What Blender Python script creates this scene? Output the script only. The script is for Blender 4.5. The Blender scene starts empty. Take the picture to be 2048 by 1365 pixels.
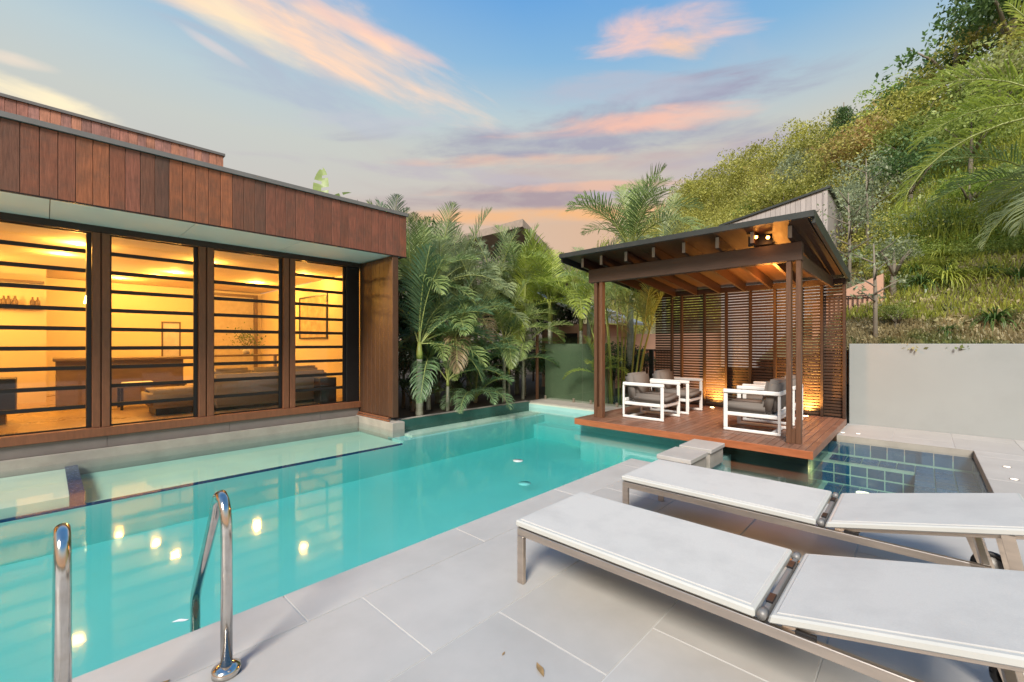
import bpy, bmesh, math, random
import numpy as np
from mathutils import Vector, Matrix
R = math.radians
rnd = random.Random(7)
sc = bpy.context.scene
C = sc.collection

# ---------------------------------------------------------------- camera, sky, sun, exposure
YAW = math.atan(821 / 875.7)
cam_d = bpy.data.cameras.new('camera')
cam = bpy.data.objects.new('camera', cam_d); C.objects.link(cam)
cam.location = (0, 0, 1.5); cam.rotation_euler = (R(90), 0, YAW - R(90))
cam_d.sensor_width = 36; cam_d.lens = 875.7 / 2048 * 36; cam_d.shift_y = 5.5 / 2048
cam_d.clip_start = 0.05; cam_d.clip_end = 2000
sc.camera = cam

SUN_EL, SUN_AZ = R(40), math.atan2(-0.42, -0.88)     # direction towards the sun, behind the camera
w = bpy.data.worlds.new('World'); sc.world = w; w.use_nodes = True
nt = w.node_tree; nt.nodes.clear()
def N(t, kind, **kw):
    n = t.nodes.new(kind)
    for k, v in kw.items(): setattr(n, k, v)
    return n
def sock(t, a, b): t.links.new(a, b)
def math_(t, op, a, b=None, c=None, clamp=False):
    n = N(t, 'ShaderNodeMath', operation=op); n.use_clamp = clamp
    for i, v in enumerate((a, b, c)):
        if v is None: continue
        if isinstance(v, (int, float)): n.inputs[i].default_value = v
        else: sock(t, v, n.inputs[i])
    return n.outputs[0]
def mixc(t, f, a, b, mode='MIX'):
    n = N(t, 'ShaderNodeMix', data_type='RGBA', blend_type=mode)
    for i, v in ((0, f), (6, a), (7, b)):
        if isinstance(v, (int, float)): n.inputs[i].default_value = v
        elif isinstance(v, tuple): n.inputs[i].default_value = (*v[:3], 1)
        else: sock(t, v, n.inputs[i])
    return n.outputs[2]
def ramp(t, f, stops, interp='LINEAR'):
    n = N(t, 'ShaderNodeValToRGB'); n.color_ramp.interpolation = interp
    e = n.color_ramp.elements
    while len(e) < len(stops): e.new(0.5)
    for k, (p, c) in enumerate(stops):
        e[k].position = p; e[k].color = (*c, 1) if isinstance(c, tuple) else (c, c, c, 1)
    sock(t, f, n.inputs[0]); return n.outputs[0]
tc = N(nt, 'ShaderNodeTexCoord'); sep = N(nt, 'ShaderNodeSeparateXYZ'); sock(nt, tc.outputs['Generated'], sep.inputs[0])
X, Y, Z = sep.outputs
sky = N(nt, 'ShaderNodeTexSky', sky_type='NISHITA'); sky.sun_disc = False
sky.sun_elevation = SUN_EL; sky.sun_rotation = math.pi / 2 - SUN_AZ
skyc = mixc(nt, 1.0, sky.outputs[0], (0.10, 0.10, 0.10), 'MULTIPLY')
grad = ramp(nt, Z, [(0.0, (.72, .42, .24)), (0.26, (.72, .46, .28)), (0.31, (.64, .53, .43)), (0.39, (.62, .60, .51)),
                    (0.46, (.50, .61, .64)), (0.54, (.25, .48, .72)), (0.64, (.12, .36, .74)), (1.0, (.08, .25, .58))])
# more blue towards +X (right), paler towards +Y (left)
azf = math_(nt, 'MULTIPLY_ADD', X, 1.6, -1.0, clamp=True)
hi = math_(nt, 'MULTIPLY_ADD', Z, 4.0, -1.5, clamp=True)
grad = mixc(nt, math_(nt, 'MULTIPLY', azf, hi), grad, (.17, .41, .70))
yf = math_(nt, 'MULTIPLY_ADD', Y, 1.6, -0.85, clamp=True)
grad = mixc(nt, math_(nt, 'MULTIPLY', yf, 0.55), grad, (.55, .66, .68))
base = mixc(nt, 0.88, skyc, grad)
# cloud sheets on a plane overhead
zc = math_(nt, 'MAXIMUM', math_(nt, 'ADD', Z, 0.06), 0.02)
pv = N(nt, 'ShaderNodeCombineXYZ'); sock(nt, math_(nt, 'DIVIDE', X, zc), pv.inputs[0]); sock(nt, math_(nt, 'DIVIDE', Y, zc), pv.inputs[1])
def clouds(rot, scale, loc, nsc, detail, lo, hi_, dist=0.6):
    m = N(nt, 'ShaderNodeMapping'); m.inputs['Rotation'].default_value = (0, 0, rot); m.inputs['Scale'].default_value = scale
    m.inputs['Location'].default_value = loc; sock(nt, pv.outputs[0], m.inputs[0])
    n = N(nt, 'ShaderNodeTexNoise'); n.inputs['Scale'].default_value = nsc; n.inputs['Detail'].default_value = detail
    n.inputs['Roughness'].default_value = .58; n.inputs['Distortion'].default_value = dist
    sock(nt, m.outputs[0], n.inputs[0])
    return ramp(nt, n.outputs[0], [(lo, 0.0), (hi_, 1.0)], 'EASE')
def patch(d, sx, sz, ang=0.0, wob=0.5):
    """soft elongated region of the sky around direction d; long axis turned by ang."""
    d = Vector(d).normalized(); right = Vector((d.y, -d.x, 0)).normalized(); up = right.cross(d).normalized()
    a = right * math.cos(ang) + up * math.sin(ang); b = -right * math.sin(ang) + up * math.cos(ang)
    def dot(v):
        n = N(nt, 'ShaderNodeVectorMath', operation='DOT_PRODUCT'); sock(nt, tc.outputs['Generated'], n.inputs[0]); n.inputs[1].default_value = v; return n.outputs['Value']
    u = math_(nt, 'DIVIDE', dot(a), sx); v = math_(nt, 'DIVIDE', dot(b), sz)
    r2 = math_(nt, 'ADD', math_(nt, 'POWER', math_(nt, 'ABSOLUTE', u), 2.0), math_(nt, 'POWER', math_(nt, 'ABSOLUTE', v), 2.0))
    # v is measured from the great circle through d only when a,b are both orthogonal to d
    front = math_(nt, 'GREATER_THAN', dot(d), 0.0)
    cv = N(nt, 'ShaderNodeCombineXYZ'); sock(nt, math_(nt, 'MULTIPLY', dot(a), 4.0), cv.inputs[0]); sock(nt, math_(nt, 'MULTIPLY', dot(b), 15.0), cv.inputs[1]); cv.inputs[2].default_value = d.x * 9 + sx * 7
    nz = N(nt, 'ShaderNodeTexNoise'); nz.inputs['Scale'].default_value = 1.0; nz.inputs['Detail'].default_value = 9; nz.inputs['Roughness'].default_value = .6; nz.inputs['Distortion'].default_value = .5
    sock(nt, cv.outputs[0], nz.inputs[0])
    k = math_(nt, 'MULTIPLY_ADD', nz.outputs[0], 4.2, -2.1)
    e = math_(nt, 'SUBTRACT', math_(nt, 'ADD', 1.0, math_(nt, 'MULTIPLY', k, wob)), r2)
    n3 = N(nt, 'ShaderNodeTexNoise'); n3.inputs['Scale'].default_value = 3.2; n3.inputs['Detail'].default_value = 6; sock(nt, cv.outputs[0], n3.inputs[0])
    soft = ramp(nt, math_(nt, 'MULTIPLY', e, .75, clamp=True), [(0.0, 0.0), (1.0, 1.0)], 'EASE')
    return math_(nt, 'MULTIPLY', math_(nt, 'MULTIPLY', soft, math_(nt, 'MULTIPLY_ADD', n3.outputs[0], 1.3, .35), clamp=True), front)
def pd(px, py):
    r = (px - 1024) / 875.7; u = (688 - py) / 875.7; c, s = math.cos(YAW), math.sin(YAW)
    return (c + r * s, s - r * c, u)
col = base
veil = clouds(R(20), (.35, 1.1, 1), (3.1, .7, 0), 1.3, 8, .48, .80)
veilz = math_(nt, 'MULTIPLY', veil, .40)
veilc = ramp(nt, Z, [(.0, (.60, .34, .22)), (.34, (.50, .42, .42)), (.5, (.56, .53, .56)), (.75, (.62, .62, .66))])
col = mixc(nt, veilz, col, veilc)
for d, sx, sz, ang, wob, op, c in (
    (pd(1150, 285), .46, .060, -.02, .95, .95, (.36, .36, .45)),
    (pd(1330, 210), .34, .048, .04, .95, 1.0, (.35, .36, .47)),
    (pd(1230, 335), .44, .046, .02, .8, .80, (.52, .42, .42)),
    (pd(1000, 395), .38, .034, .02, .6, .90, (.38, .30, .34)),
    (pd(1500, 300), .26, .022, .02, .7, .50, (.40, .42, .52)),
    (pd(640, 170), .24, .060, -.15, .9, .75, (.42, .48, .58)),
    (pd(1100, 430), .50, .022, .0, .6, .9, (.90, .47, .20)),
    (pd(900, 345), .40, .022, -.05, 1.0, .85, (.50, .46, .50)),
    (pd(1420, 350), .34, .020, .03, 1.0, .85, (.46, .42, .50)),
    (pd(1180, 180), .30, .030, -.06, 1.0, .70, (.44, .48, .58)),
    (pd(820, 250), .30, .030, .08, 1.0, .60, (.52, .54, .60)),
    (pd(1120, 375), .30, .012, .0, 1.0, .8, (.78, .48, .36)),
    (pd(1250, 245), .27, .026, -.03, .8, .85, (.90, .52, .40)),
    (pd(1010, 320), .26, .016, .02, .8, .60, (.82, .50, .36)),
    (pd(1330, 65), .16, .045, -.08, .8, .85, (.92, .58, .48)),
    (pd(1370, 90), .07, .030, -.3, .7, .70, (1.0, .60, .34)),
    (pd(540, 14), .42, .075, -.17, .6, .95, (1.0, .68, .48)),
    (pd(430, 20), .16, .035, -.25, .6, .70, (1.0, .80, .52)),
    (pd(760, 70), .18, .022, -.2, .6, .75, (.95, .60, .48)),
    (pd(30, 178), .15, .020, -.05, .8, .90, (1.0, .86, .58)),
    (pd(10, 115), .06, .012, .1, .5, .60, (1.0, .78, .60)),
    (pd(430, 95), .06, .010, -.3, .6, .35, (.95, .70, .60))):
    col = mixc(nt, math_(nt, 'MULTIPLY', patch(d, sx, sz, ang, wob), op), col, c)
bg = N(nt, 'ShaderNodeBackground'); sock(nt, col, bg.inputs[0]); bg.inputs[1].default_value = 0.72
out = N(nt, 'ShaderNodeOutputWorld'); sock(nt, bg.outputs[0], out.inputs[0])

sd = bpy.data.lights.new('sun', 'SUN'); sd.energy = 3.6; sd.angle = R(18); sd.color = (1, .93, .82)
so = bpy.data.objects.new('sun', sd); C.objects.link(so)
sdir = Vector((math.cos(SUN_EL) * math.cos(SUN_AZ), math.cos(SUN_EL) * math.sin(SUN_AZ), math.sin(SUN_EL)))
so.rotation_euler = sdir.to_track_quat('Z', 'Y').to_euler(); so.location = (0, 0, 20)
vs = sc.view_settings
vs.view_transform = 'Standard'; vs.look = 'None'; vs.exposure = 0.6; vs.gamma = 1; vs.use_curve_mapping = False
sc.cycles.max_bounces = 10; sc.cycles.transparent_max_bounces = 24; sc.cycles.diffuse_bounces = 4
sc.cycles.sample_clamp_indirect = 6; sc.cycles.caustics_reflective = False; sc.cycles.caustics_refractive = False

# ---------------------------------------------------------------- helpers
class MB:
    def __init__(s): s.v = []; s.f = []; s.sm = []
    def add(s, vs, fs, smooth=False):
        o = len(s.v); s.v += [tuple(p) for p in vs]
        for f in fs: s.f.append(tuple(i + o for i in f)); s.sm.append(smooth)
        return s
    def box(s, x0, x1, y0, y1, z0, z1):
        return s.add([(x, y, z) for z in (z0, z1) for y in (y0, y1) for x in (x0, x1)],
                     [(0, 2, 3, 1), (4, 5, 7, 6), (0, 1, 5, 4), (2, 6, 7, 3), (0, 4, 6, 2), (1, 3, 7, 5)])
    def bbox(s, x0, x1, y0, y1, z0, z1, b):
        """box with chamfered edges"""
        bm = bmesh.new()
        m = MB().box(x0, x1, y0, y1, z0, z1)
        vv = [bm.verts.new(p) for p in m.v]
        for f in m.f: bm.faces.new([vv[i] for i in f])
        bmesh.ops.bevel(bm, geom=bm.edges[:], offset=b, segments=2 if b > .015 else 1, affect='EDGES')
        bm.verts.index_update()
        s.add([v.co[:] for v in bm.verts], [[v.index for v in f.verts] for f in bm.faces], b > .015); bm.free(); return s
    def hexa(s, p): # 8 points: bottom 4 ccw, top 4 ccw
        return s.add(p, [(3, 2, 1, 0), (4, 5, 6, 7), (0, 1, 5, 4), (1, 2, 6, 5), (2, 3, 7, 6), (3, 0, 4, 7)])
    def tube(s, pts, r, n=8, cap=True):
        pts = [Vector(p) for p in pts]; rr = r if isinstance(r, (list, tuple)) else [r] * len(pts)
        vs = []; prev = None
        for i, p in enumerate(pts):
            t = (pts[min(i + 1, len(pts) - 1)] - pts[max(i - 1, 0)]).normalized()
            a = prev if prev is not None else (Vector((0, 0, 1)) if abs(t.z) < .9 else Vector((1, 0, 0)))
            a = (a - t * a.dot(t)).normalized(); b = t.cross(a); prev = a
            for k in range(n):
                an = 2 * math.pi * k / n; vs.append(p + (a * math.cos(an) + b * math.sin(an)) * rr[i])
        fs = [(i * n + k, i * n + (k + 1) % n, (i + 1) * n + (k + 1) % n, (i + 1) * n + k) for i in range(len(pts) - 1) for k in range(n)]
        if cap: fs += [tuple(range(n))[::-1], tuple((len(pts) - 1) * n + k for k in range(n))]
        return s.add(vs, fs, True)
    def disc(s, x, y, z, r, h, n=20):
        return s.tube([(x, y, z), (x, y, z + h)], r, n)
    def mesh(s, name):
        m = bpy.data.meshes.new(name); m.from_pydata(s.v, [], s.f)
        m.polygons.foreach_set('use_smooth', s.sm); m.update(); return m
def wpos(o):
    v = Vector((0, 0, 0))
    while o: v += o.location; o = o.parent
    return v
def link(name, mesh, mat, parent=None, at=None, local=False, color=None, label=None, rot=None):
    """one object; at = where its origin goes in the world (or in the parent when local)."""
    o = bpy.data.objects.new(name, mesh); C.objects.link(o)
    if mat and not mesh.materials: mesh.materials.append(mat)
    a = Vector(at) if at is not None else Vector((0, 0, 0))
    if parent:
        o.parent = parent
        o.location = a if local else a - wpos(parent)
    else: o.location = a
    if rot: o.rotation_euler = rot
    if color: o.color = (*color, 1)
    if label: o['label'] = label
    return o
def part(name, mb, mat, parent, **k): return link(name, mb.mesh(name), mat, parent, **k)
def thing(name, label, cat, loc=(0, 0, 0), rz=0, group=None):
    o = bpy.data.objects.new(name, None); C.objects.link(o); o.location = loc; o.rotation_euler.z = rz
    o.empty_display_size = .1
    o['label'] = label; o['category'] = cat
    if group: o['group'] = group
    return o
def tag(o, label, cat, group=None):
    o['label'] = label; o['category'] = cat
    if group: o['group'] = group
    return o
def struct(name, mb, mat):
    o = link(name, mb.mesh(name), mat); o['kind'] = 'structure'; return o
def copy_tree(o, parent=None):
    c = o.copy(); C.objects.link(c)
    if parent: c.parent = parent
    for ch in list(o.children): copy_tree(ch, c)
    return c

# ---------------------------------------------------------------- materials
def mat(name, color=(.5, .5, .5), rough=.6, metal=0, bump=0, nscale=8, nvar=.15, spec=.5, stretch=(1, 1, 1), objcol=False, rand=0.0, coat=0, detail=6, dirt=None, world=False):
    m = bpy.data.materials.new(name); m.use_nodes = True; t = m.node_tree; p = t.nodes['Principled BSDF']
    p.inputs['Roughness'].default_value = rough; p.inputs['Metallic'].default_value = metal; p.inputs['Specular IOR Level'].default_value = spec
    p.inputs['Coat Weight'].default_value = coat
    co = N(t, 'ShaderNodeTexCoord'); oi = N(t, 'ShaderNodeObjectInfo')
    if world: g = N(t, 'ShaderNodeNewGeometry'); src = g.outputs['Position']
    else:
        ad = N(t, 'ShaderNodeVectorMath', operation='ADD'); sock(t, co.outputs['Object'], ad.inputs[0])
        mu = N(t, 'ShaderNodeVectorMath', operation='SCALE'); mu.inputs[0].default_value = (37, 91, 53); sock(t, oi.outputs['Random'], mu.inputs['Scale'])
        sock(t, mu.outputs[0], ad.inputs[1]); src = ad.outputs[0]
    mp = N(t, 'ShaderNodeMapping'); mp.inputs['Scale'].default_value = stretch; sock(t, src, mp.inputs[0])
    n = N(t, 'ShaderNodeTexNoise'); n.inputs['Scale'].default_value = nscale; n.inputs['Detail'].default_value = detail; n.inputs['Roughness'].default_value = .6
    sock(t, mp.outputs[0], n.inputs[0])
    f = math_(t, 'MULTIPLY_ADD', n.outputs[0], 2 * nvar * 1.6, 1 - nvar * 1.6)
    if objcol: basec = oi.outputs['Color']
    else:
        r_ = N(t, 'ShaderNodeRGB'); r_.outputs[0].default_value = (*color, 1); basec = r_.outputs[0]
    if rand: f = math_(t, 'MULTIPLY', f, math_(t, 'MULTIPLY_ADD', oi.outputs['Random'], 2 * rand, 1 - rand))
    gr = N(t, 'ShaderNodeCombineColor'); [sock(t, f, gr.inputs[i]) for i in range(3)]
    c = mixc(t, 1.0, basec, gr.outputs[0], 'MULTIPLY')
    if dirt:
        n2 = N(t, 'ShaderNodeTexNoise'); n2.inputs['Scale'].default_value = dirt[1]; n2.inputs['Detail'].default_value = 8; n2.inputs['Roughness'].default_value = .65
        sock(t, src, n2.inputs[0])
        c = mixc(t, math_(t, 'MULTIPLY', ramp(t, n2.outputs[0], [(.45, 0.0), (.72, 1.0)]), dirt[2]), c, dirt[0])
    sock(t, c, p.inputs['Base Color'])
    rv = math_(t, 'MULTIPLY_ADD', n.outputs[0], .25, rough - .125, clamp=True); sock(t, rv, p.inputs['Roughness'])
    if bump:
        b = N(t, 'ShaderNodeBump'); b.inputs['Strength'].default_value = bump; b.inputs['Distance'].default_value = .01
        sock(t, n.outputs[0], b.inputs['Height']); sock(t, b.outputs[0], p.inputs['Normal'])
    return m
M = {}
M['clad'] = mat('cladding_timber', rough=.55, bump=.4, nscale=7, nvar=.42, stretch=(7, 7, .7), objcol=True, detail=10, dirt=((.085, .055, .038), 3.0, .65))
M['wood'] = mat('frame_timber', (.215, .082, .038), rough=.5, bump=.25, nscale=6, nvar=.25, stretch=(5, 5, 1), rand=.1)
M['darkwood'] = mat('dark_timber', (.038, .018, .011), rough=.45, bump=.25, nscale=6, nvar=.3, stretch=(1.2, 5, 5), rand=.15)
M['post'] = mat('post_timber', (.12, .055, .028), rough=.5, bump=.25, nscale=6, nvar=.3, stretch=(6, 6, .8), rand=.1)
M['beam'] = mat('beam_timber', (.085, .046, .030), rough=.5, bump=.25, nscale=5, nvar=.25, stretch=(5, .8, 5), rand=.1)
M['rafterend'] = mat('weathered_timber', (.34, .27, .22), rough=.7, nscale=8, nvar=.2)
M['fin'] = mat('shaded_fin_timber', (.075, .034, .017), rough=.5, bump=.25, nscale=6, nvar=.3, stretch=(5, 5, 1), rand=.15)  # darker copy of the frame timber, the shade on the fin put into its colour
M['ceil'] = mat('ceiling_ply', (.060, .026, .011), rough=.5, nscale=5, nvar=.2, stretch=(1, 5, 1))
M['slat'] = mat('slat_timber', (.042, .020, .010), rough=.5, bump=.2, nscale=6, nvar=.35, stretch=(5, .8, 5), rand=.3)
M['deck'] = mat('deck_timber', (.20, .095, .06), rough=.42, bump=.3, nscale=6, nvar=.3, stretch=(.8, 6, 6), rand=.22, dirt=((.33, .19, .13), 2.2, .5))
M['deckedge'] = mat('deck_edge_timber', (.36, .115, .045), rough=.42, bump=.2, nscale=6, nvar=.25, stretch=(5, .8, 5))
M['cap'] = mat('zinc_capping', (.22, .21, .20), rough=.5, metal=.3, nscale=5, nvar=.12)
M['roofdark'] = mat('dark_roof_metal', (.045, .05, .048), rough=.45, metal=.3, nscale=5, nvar=.15)
M['soffit'] = mat('soffit_paint', (.78, .82, .78), rough=.6, nscale=2, nvar=.04)
M['black'] = mat('black_metal', (.012, .010, .010), rough=.4, nscale=10, nvar=.1)
M['tile'] = mat('stone_tile', (.435, .418, .396), rough=.5, bump=.15, nscale=2.2, nvar=.10, rand=.05, detail=12, dirt=((.30, .285, .265), 1.3, .38))
M['grout'] = mat('pale_grout', (.53, .52, .50), rough=.8, nscale=20, nvar=.1)
M['stone'] = mat('beige_stone', (.36, .33, .29), rough=.6, bump=.2, nscale=4, nvar=.14, dirt=((.22, .19, .16), 3, .4))
M['plinth'] = mat('plinth_stone', (.20, .175, .16), rough=.6, bump=.15, nscale=4, nvar=.15)
M['render'] = mat('painted_render', (.295, .31, .305), rough=.7, bump=.12, nscale=1.2, nvar=.05, world=True, dirt=((.235, .25, .24), .7, .55))
M['white'] = mat('white_powdercoat', (.78, .77, .75), rough=.35, nscale=6, nvar=.03)
M['cushion'] = mat('taupe_cushion', (.155, .135, .12), rough=.85, bump=.15, nscale=60, nvar=.08)
M['sling'] = mat('white_sling', (.53, .515, .485), rough=.75, bump=.12, nscale=150, nvar=.07, stretch=(1, 1, 1), dirt=((.38, .37, .355), 3.5, .45))
M['slingrim'] = mat('pale_rim', (.50, .50, .47), rough=.45, nscale=4, nvar=.06)
M['steel'] = mat('brushed_steel', (.60, .51, .43), rough=.42, metal=1, nscale=4, nvar=.15, stretch=(8, 1, 8))
M['chrome'] = mat('polished_steel', (.66, .62, .57), rough=.12, metal=1, nscale=14, nvar=.10, dirt=((.30, .22, .15), 9, .35))
M['rubber'] = mat('black_rubber', (.015, .015, .017), rough=.5)
M['terracotta'] = mat('terracotta_render', (.50, .29, .20), rough=.8, nscale=3, nvar=.08)
M['greyboard'] = mat('silvered_boards', (.40, .35, .33), rough=.75, bump=.2, nscale=6, nvar=.18, stretch=(5, 5, .6), rand=.10)
M['soil'] = mat('garden_soil', (.035, .026, .018), rough=.95, bump=.5, nscale=6, nvar=.4)
M['ground'] = mat('ground_earth', (.10, .10, .06), rough=.95, bump=.4, nscale=1.5, nvar=.3, world=True)
M['hill'] = mat('hill_earth', (.26, .22, .12), rough=.95, bump=.6, nscale=1.6, nvar=.4, world=True, dirt=((.14, .16, .05), .5, .7))
M['poolfin'] = mat('pool_pebble', (.33, .55, .52), rough=.7, nscale=1.2, nvar=.06, world=True)
M['ledge'] = mat('ledge_pebble', (.54, .60, .50), rough=.7, nscale=2, nvar=.08, world=True)
M['bluetile'] = mat('blue_mosaic', (.012, .045, .13), rough=.25, nscale=30, nvar=.3)
M['spatile'] = mat('spa_tile', (.008, .065, .14), rough=.25, nscale=3, nvar=.2, rand=.22)
M['spagrout'] = mat('spa_grout', (.20, .32, .27), rough=.7)
M['darktile'] = mat('dark_green_tile', (.03, .09, .075), rough=.2, nscale=5, nvar=.2)
M['hedgegreen'] = mat('hedge_stand_in', (.10, .125, .08), rough=.5, nscale=1.5, nvar=.15, world=True)
M['room'] = mat('warm_plaster', (.74, .64, .46), rough=.8, nscale=1, nvar=.03)
M['roomfloor'] = mat('room_floor', (.42, .30, .17), rough=.3, nscale=2, nvar=.1)
M['joinery'] = mat('joinery_timber', (.17, .12, .07), rough=.4, nscale=4, nvar=.2, stretch=(1, 4, 4))
M['sofa'] = mat('sofa_linen', (.32, .27, .20), rough=.9, bump=.1, nscale=40, nvar=.07)
M['paperwhite'] = mat('white_card', (.75, .72, .66), rough=.7)
M['art'] = mat('art_print', (.55, .42, .26), rough=.7, nscale=5, nvar=.45)
M['dryleaf'] = mat('dry_leaf', (.30, .19, .08), rough=.8, nscale=20, nvar=.3)
M['petal'] = mat('white_petal', (.75, .72, .70), rough=.6)
M['bark'] = mat('grey_bark', (.20, .17, .13), rough=.9, bump=.5, nscale=8, nvar=.3, stretch=(1, 1, .4))
M['palmtrunk'] = mat('palm_trunk', (.30, .31, .24), rough=.7, bump=.4, nscale=5, nvar=.25, stretch=(1, 1, 5), dirt=((.12, .14, .08), 5, .6))
M['shaft'] = mat('palm_crownshaft', (.30, .34, .08), rough=.45, nscale=4, nvar=.25)
M['rachis'] = mat('palm_stalk', (.30, .34, .10), rough=.5, nscale=4, nvar=.2)

def emis(name, color, strength):
    m = bpy.data.materials.new(name); m.use_nodes = True; t = m.node_tree; t.nodes.clear()
    e = N(t, 'ShaderNodeEmission'); e.inputs[0].default_value = (*color, 1); e.inputs[1].default_value = strength
    o = N(t, 'ShaderNodeOutputMaterial'); sock(t, e.outputs[0], o.inputs[0]); return m
M['lampwarm'] = emis('lamp_glow', (1, .72, .35), 14)
M['lamporange'] = emis('lamp_glow_orange', (1, .36, .06), 28)
M['lampspa'] = emis('lamp_glow_spa', (1, .9, .55), 2.5)
M['lampwhite'] = emis('lamp_glow_white', (1, .9, .75), 1.6)

def leafmat(name, c1, c2, scale=.6, trans=.42, rough=.5, patch=None):
    m = bpy.data.materials.new(name); m.use_nodes = True; t = m.node_tree; p = t.nodes['Principled BSDF']
    g = N(t, 'ShaderNodeNewGeometry'); n = N(t, 'ShaderNodeTexNoise'); n.inputs['Scale'].default_value = scale; n.inputs['Detail'].default_value = 5
    n.inputs['Roughness'].default_value = .75
    sock(t, g.outputs['Position'], n.inputs[0]); oi = N(t, 'ShaderNodeObjectInfo')
    f = math_(t, 'MULTIPLY_ADD', n.outputs[0], 2.6, -.8, clamp=True)
    f = math_(t, 'ADD', math_(t, 'MULTIPLY', f, .7), math_(t, 'MULTIPLY', g.outputs['Random Per Island'], .45), clamp=True)
    c = mixc(t, f, c1, c2)
    if patch:
        n2 = N(t, 'ShaderNodeTexNoise'); n2.inputs['Scale'].default_value = patch[1]; n2.inputs['Detail'].default_value = 3
        sock(t, g.outputs['Position'], n2.inputs[0])
        c = mixc(t, ramp(t, n2.outputs[0], [(patch[2], 0.0), (patch[2] + .12, 1.0)]), c, patch[0])
    hs = N(t, 'ShaderNodeHueSaturation'); sock(t, c, hs.inputs['Color'])
    sock(t, math_(t, 'MULTIPLY_ADD', oi.outputs['Random'], .4, .8), hs.inputs['Value'])
    c = hs.outputs[0]
    sock(t, c, p.inputs['Base Color']); p.inputs['Roughness'].default_value = rough
    tr = N(t, 'ShaderNodeBsdfTranslucent'); sock(t, c, tr.inputs[0]); mx = N(t, 'ShaderNodeMixShader'); mx.inputs[0].default_value = trans
    sock(t, p.outputs[0], mx.inputs[1]); sock(t, tr.outputs[0], mx.inputs[2]); sock(t, mx.outputs[0], t.nodes['Material Output'].inputs[0])
    return m
L = {}
L['palm_dark'] = leafmat('palm_leaf_dark', (.065, .13, .065), (.25, .38, .18), 1.5, rough=.38)
L['palm_mid'] = leafmat('palm_leaf_mid', (.13, .20, .055), (.40, .49, .17), 1.2, rough=.40)
L['palm_yellow'] = leafmat('palm_leaf_yellow', (.20, .29, .03), (.52, .58, .12), 1.2, rough=.42)
L['palm_pale'] = leafmat('palm_leaf_pale', (.16, .22, .09), (.44, .49, .25), 1.2, rough=.42)
L['olive'] = leafmat('hill_leaf_olive', (.18, .20, .03), (.62, .59, .14), .35, patch=((.40, .27, .10), .22, .60))
L['hillgreen'] = leafmat('hill_leaf_green', (.12, .19, .035), (.47, .55, .14), .5, patch=((.34, .34, .15), .4, .58))
L['grey'] = leafmat('leaf_grey_green', (.12, .16, .08), (.42, .47, .28), .9)
L['dark'] = leafmat('leaf_dark_green', (.04, .10, .03), (.20, .32, .10), .9)
L['bright'] = leafmat('leaf_bright', (.13, .24, .03), (.44, .56, .11), .9)
L['straw'] = leafmat('straw_grass', (.28, .22, .11), (.62, .54, .31), 1.4, patch=((.16, .20, .06), .8, .55))
L['strap'] = leafmat('strap_leaf', (.03, .085, .02), (.16, .25, .07), 2.0, rough=.35)
L['strapyellow'] = leafmat('strap_leaf_yellow', (.20, .26, .03), (.58, .60, .12), 2.0)
L['dead'] = leafmat('palm_leaf_dry', (.20, .13, .06), (.42, .32, .18), 1.5)
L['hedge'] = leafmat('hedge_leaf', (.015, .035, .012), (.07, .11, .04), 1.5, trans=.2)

def glassmat(name, tint=(1, 1, 1), refl=.08, rough=0.0, gl=1.45, fixed=None):
    m = bpy.data.materials.new(name); m.use_nodes = True; t = m.node_tree; t.nodes.clear()
    tr = N(t, 'ShaderNodeBsdfTransparent'); tr.inputs[0].default_value = (*tint, 1)
    gg = N(t, 'ShaderNodeBsdfGlossy'); gg.inputs['Roughness'].default_value = rough
    fr = N(t, 'ShaderNodeFresnel'); bf = N(t, 'ShaderNodeNewGeometry'); sock(t, math_(t, 'MULTIPLY_ADD', bf.outputs['Backfacing'], 1 / gl - gl, gl), fr.inputs[0])
    mx = N(t, 'ShaderNodeMixShader'); sock(t, fr.outputs[0], mx.inputs[0]); sock(t, tr.outputs[0], mx.inputs[1]); sock(t, gg.outputs[0], mx.inputs[2])
    o = N(t, 'ShaderNodeOutputMaterial'); sock(t, mx.outputs[0], o.inputs[0]); return m, t, gg, fr, tr
M['glass'] = glassmat('window_glass', (.97, .98, .96))[0]
M['fenceglass'] = glassmat('fence_glass', (.90, .95, .91))[0]
def water(name, sigma, density, ripple):
    m, t, gg, fr, tr = glassmat(name, (1, 1, 1), gl=1.30, rough=.055)
    g = N(t, 'ShaderNodeNewGeometry'); mp = N(t, 'ShaderNodeMapping'); mp.inputs['Rotation'].default_value = (0, 0, R(35)); mp.inputs['Scale'].default_value = (1, 2.2, 1)
    sock(t, g.outputs['Position'], mp.inputs[0])
    n = N(t, 'ShaderNodeTexNoise'); n.inputs['Scale'].default_value = 2.2; n.inputs['Detail'].default_value = 4; sock(t, mp.outputs[0], n.inputs[0])
    b = N(t, 'ShaderNodeBump'); b.inputs['Strength'].default_value = ripple; b.inputs['Distance'].default_value = .02; sock(t, n.outputs[0], b.inputs['Height'])
    sock(t, b.outputs[0], gg.inputs['Normal'])
    va = N(t, 'ShaderNodeVolumeAbsorption'); va.inputs[0].default_value = (*sigma, 1); va.inputs[1].default_value = density
    sock(t, va.outputs[0], [o for o in t.nodes if o.type == 'OUTPUT_MATERIAL'][0].inputs['Volume'])
    return m
M['water'] = water('pool_water', (.38, .88, .885), .85, .04)
M['spawater'] = water('spa_water', (.30, .80, .88), .25, .03)

# ---------------------------------------------------------------- ground and terrace
WZ = -.08
g = MB()
S = 900
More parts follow.
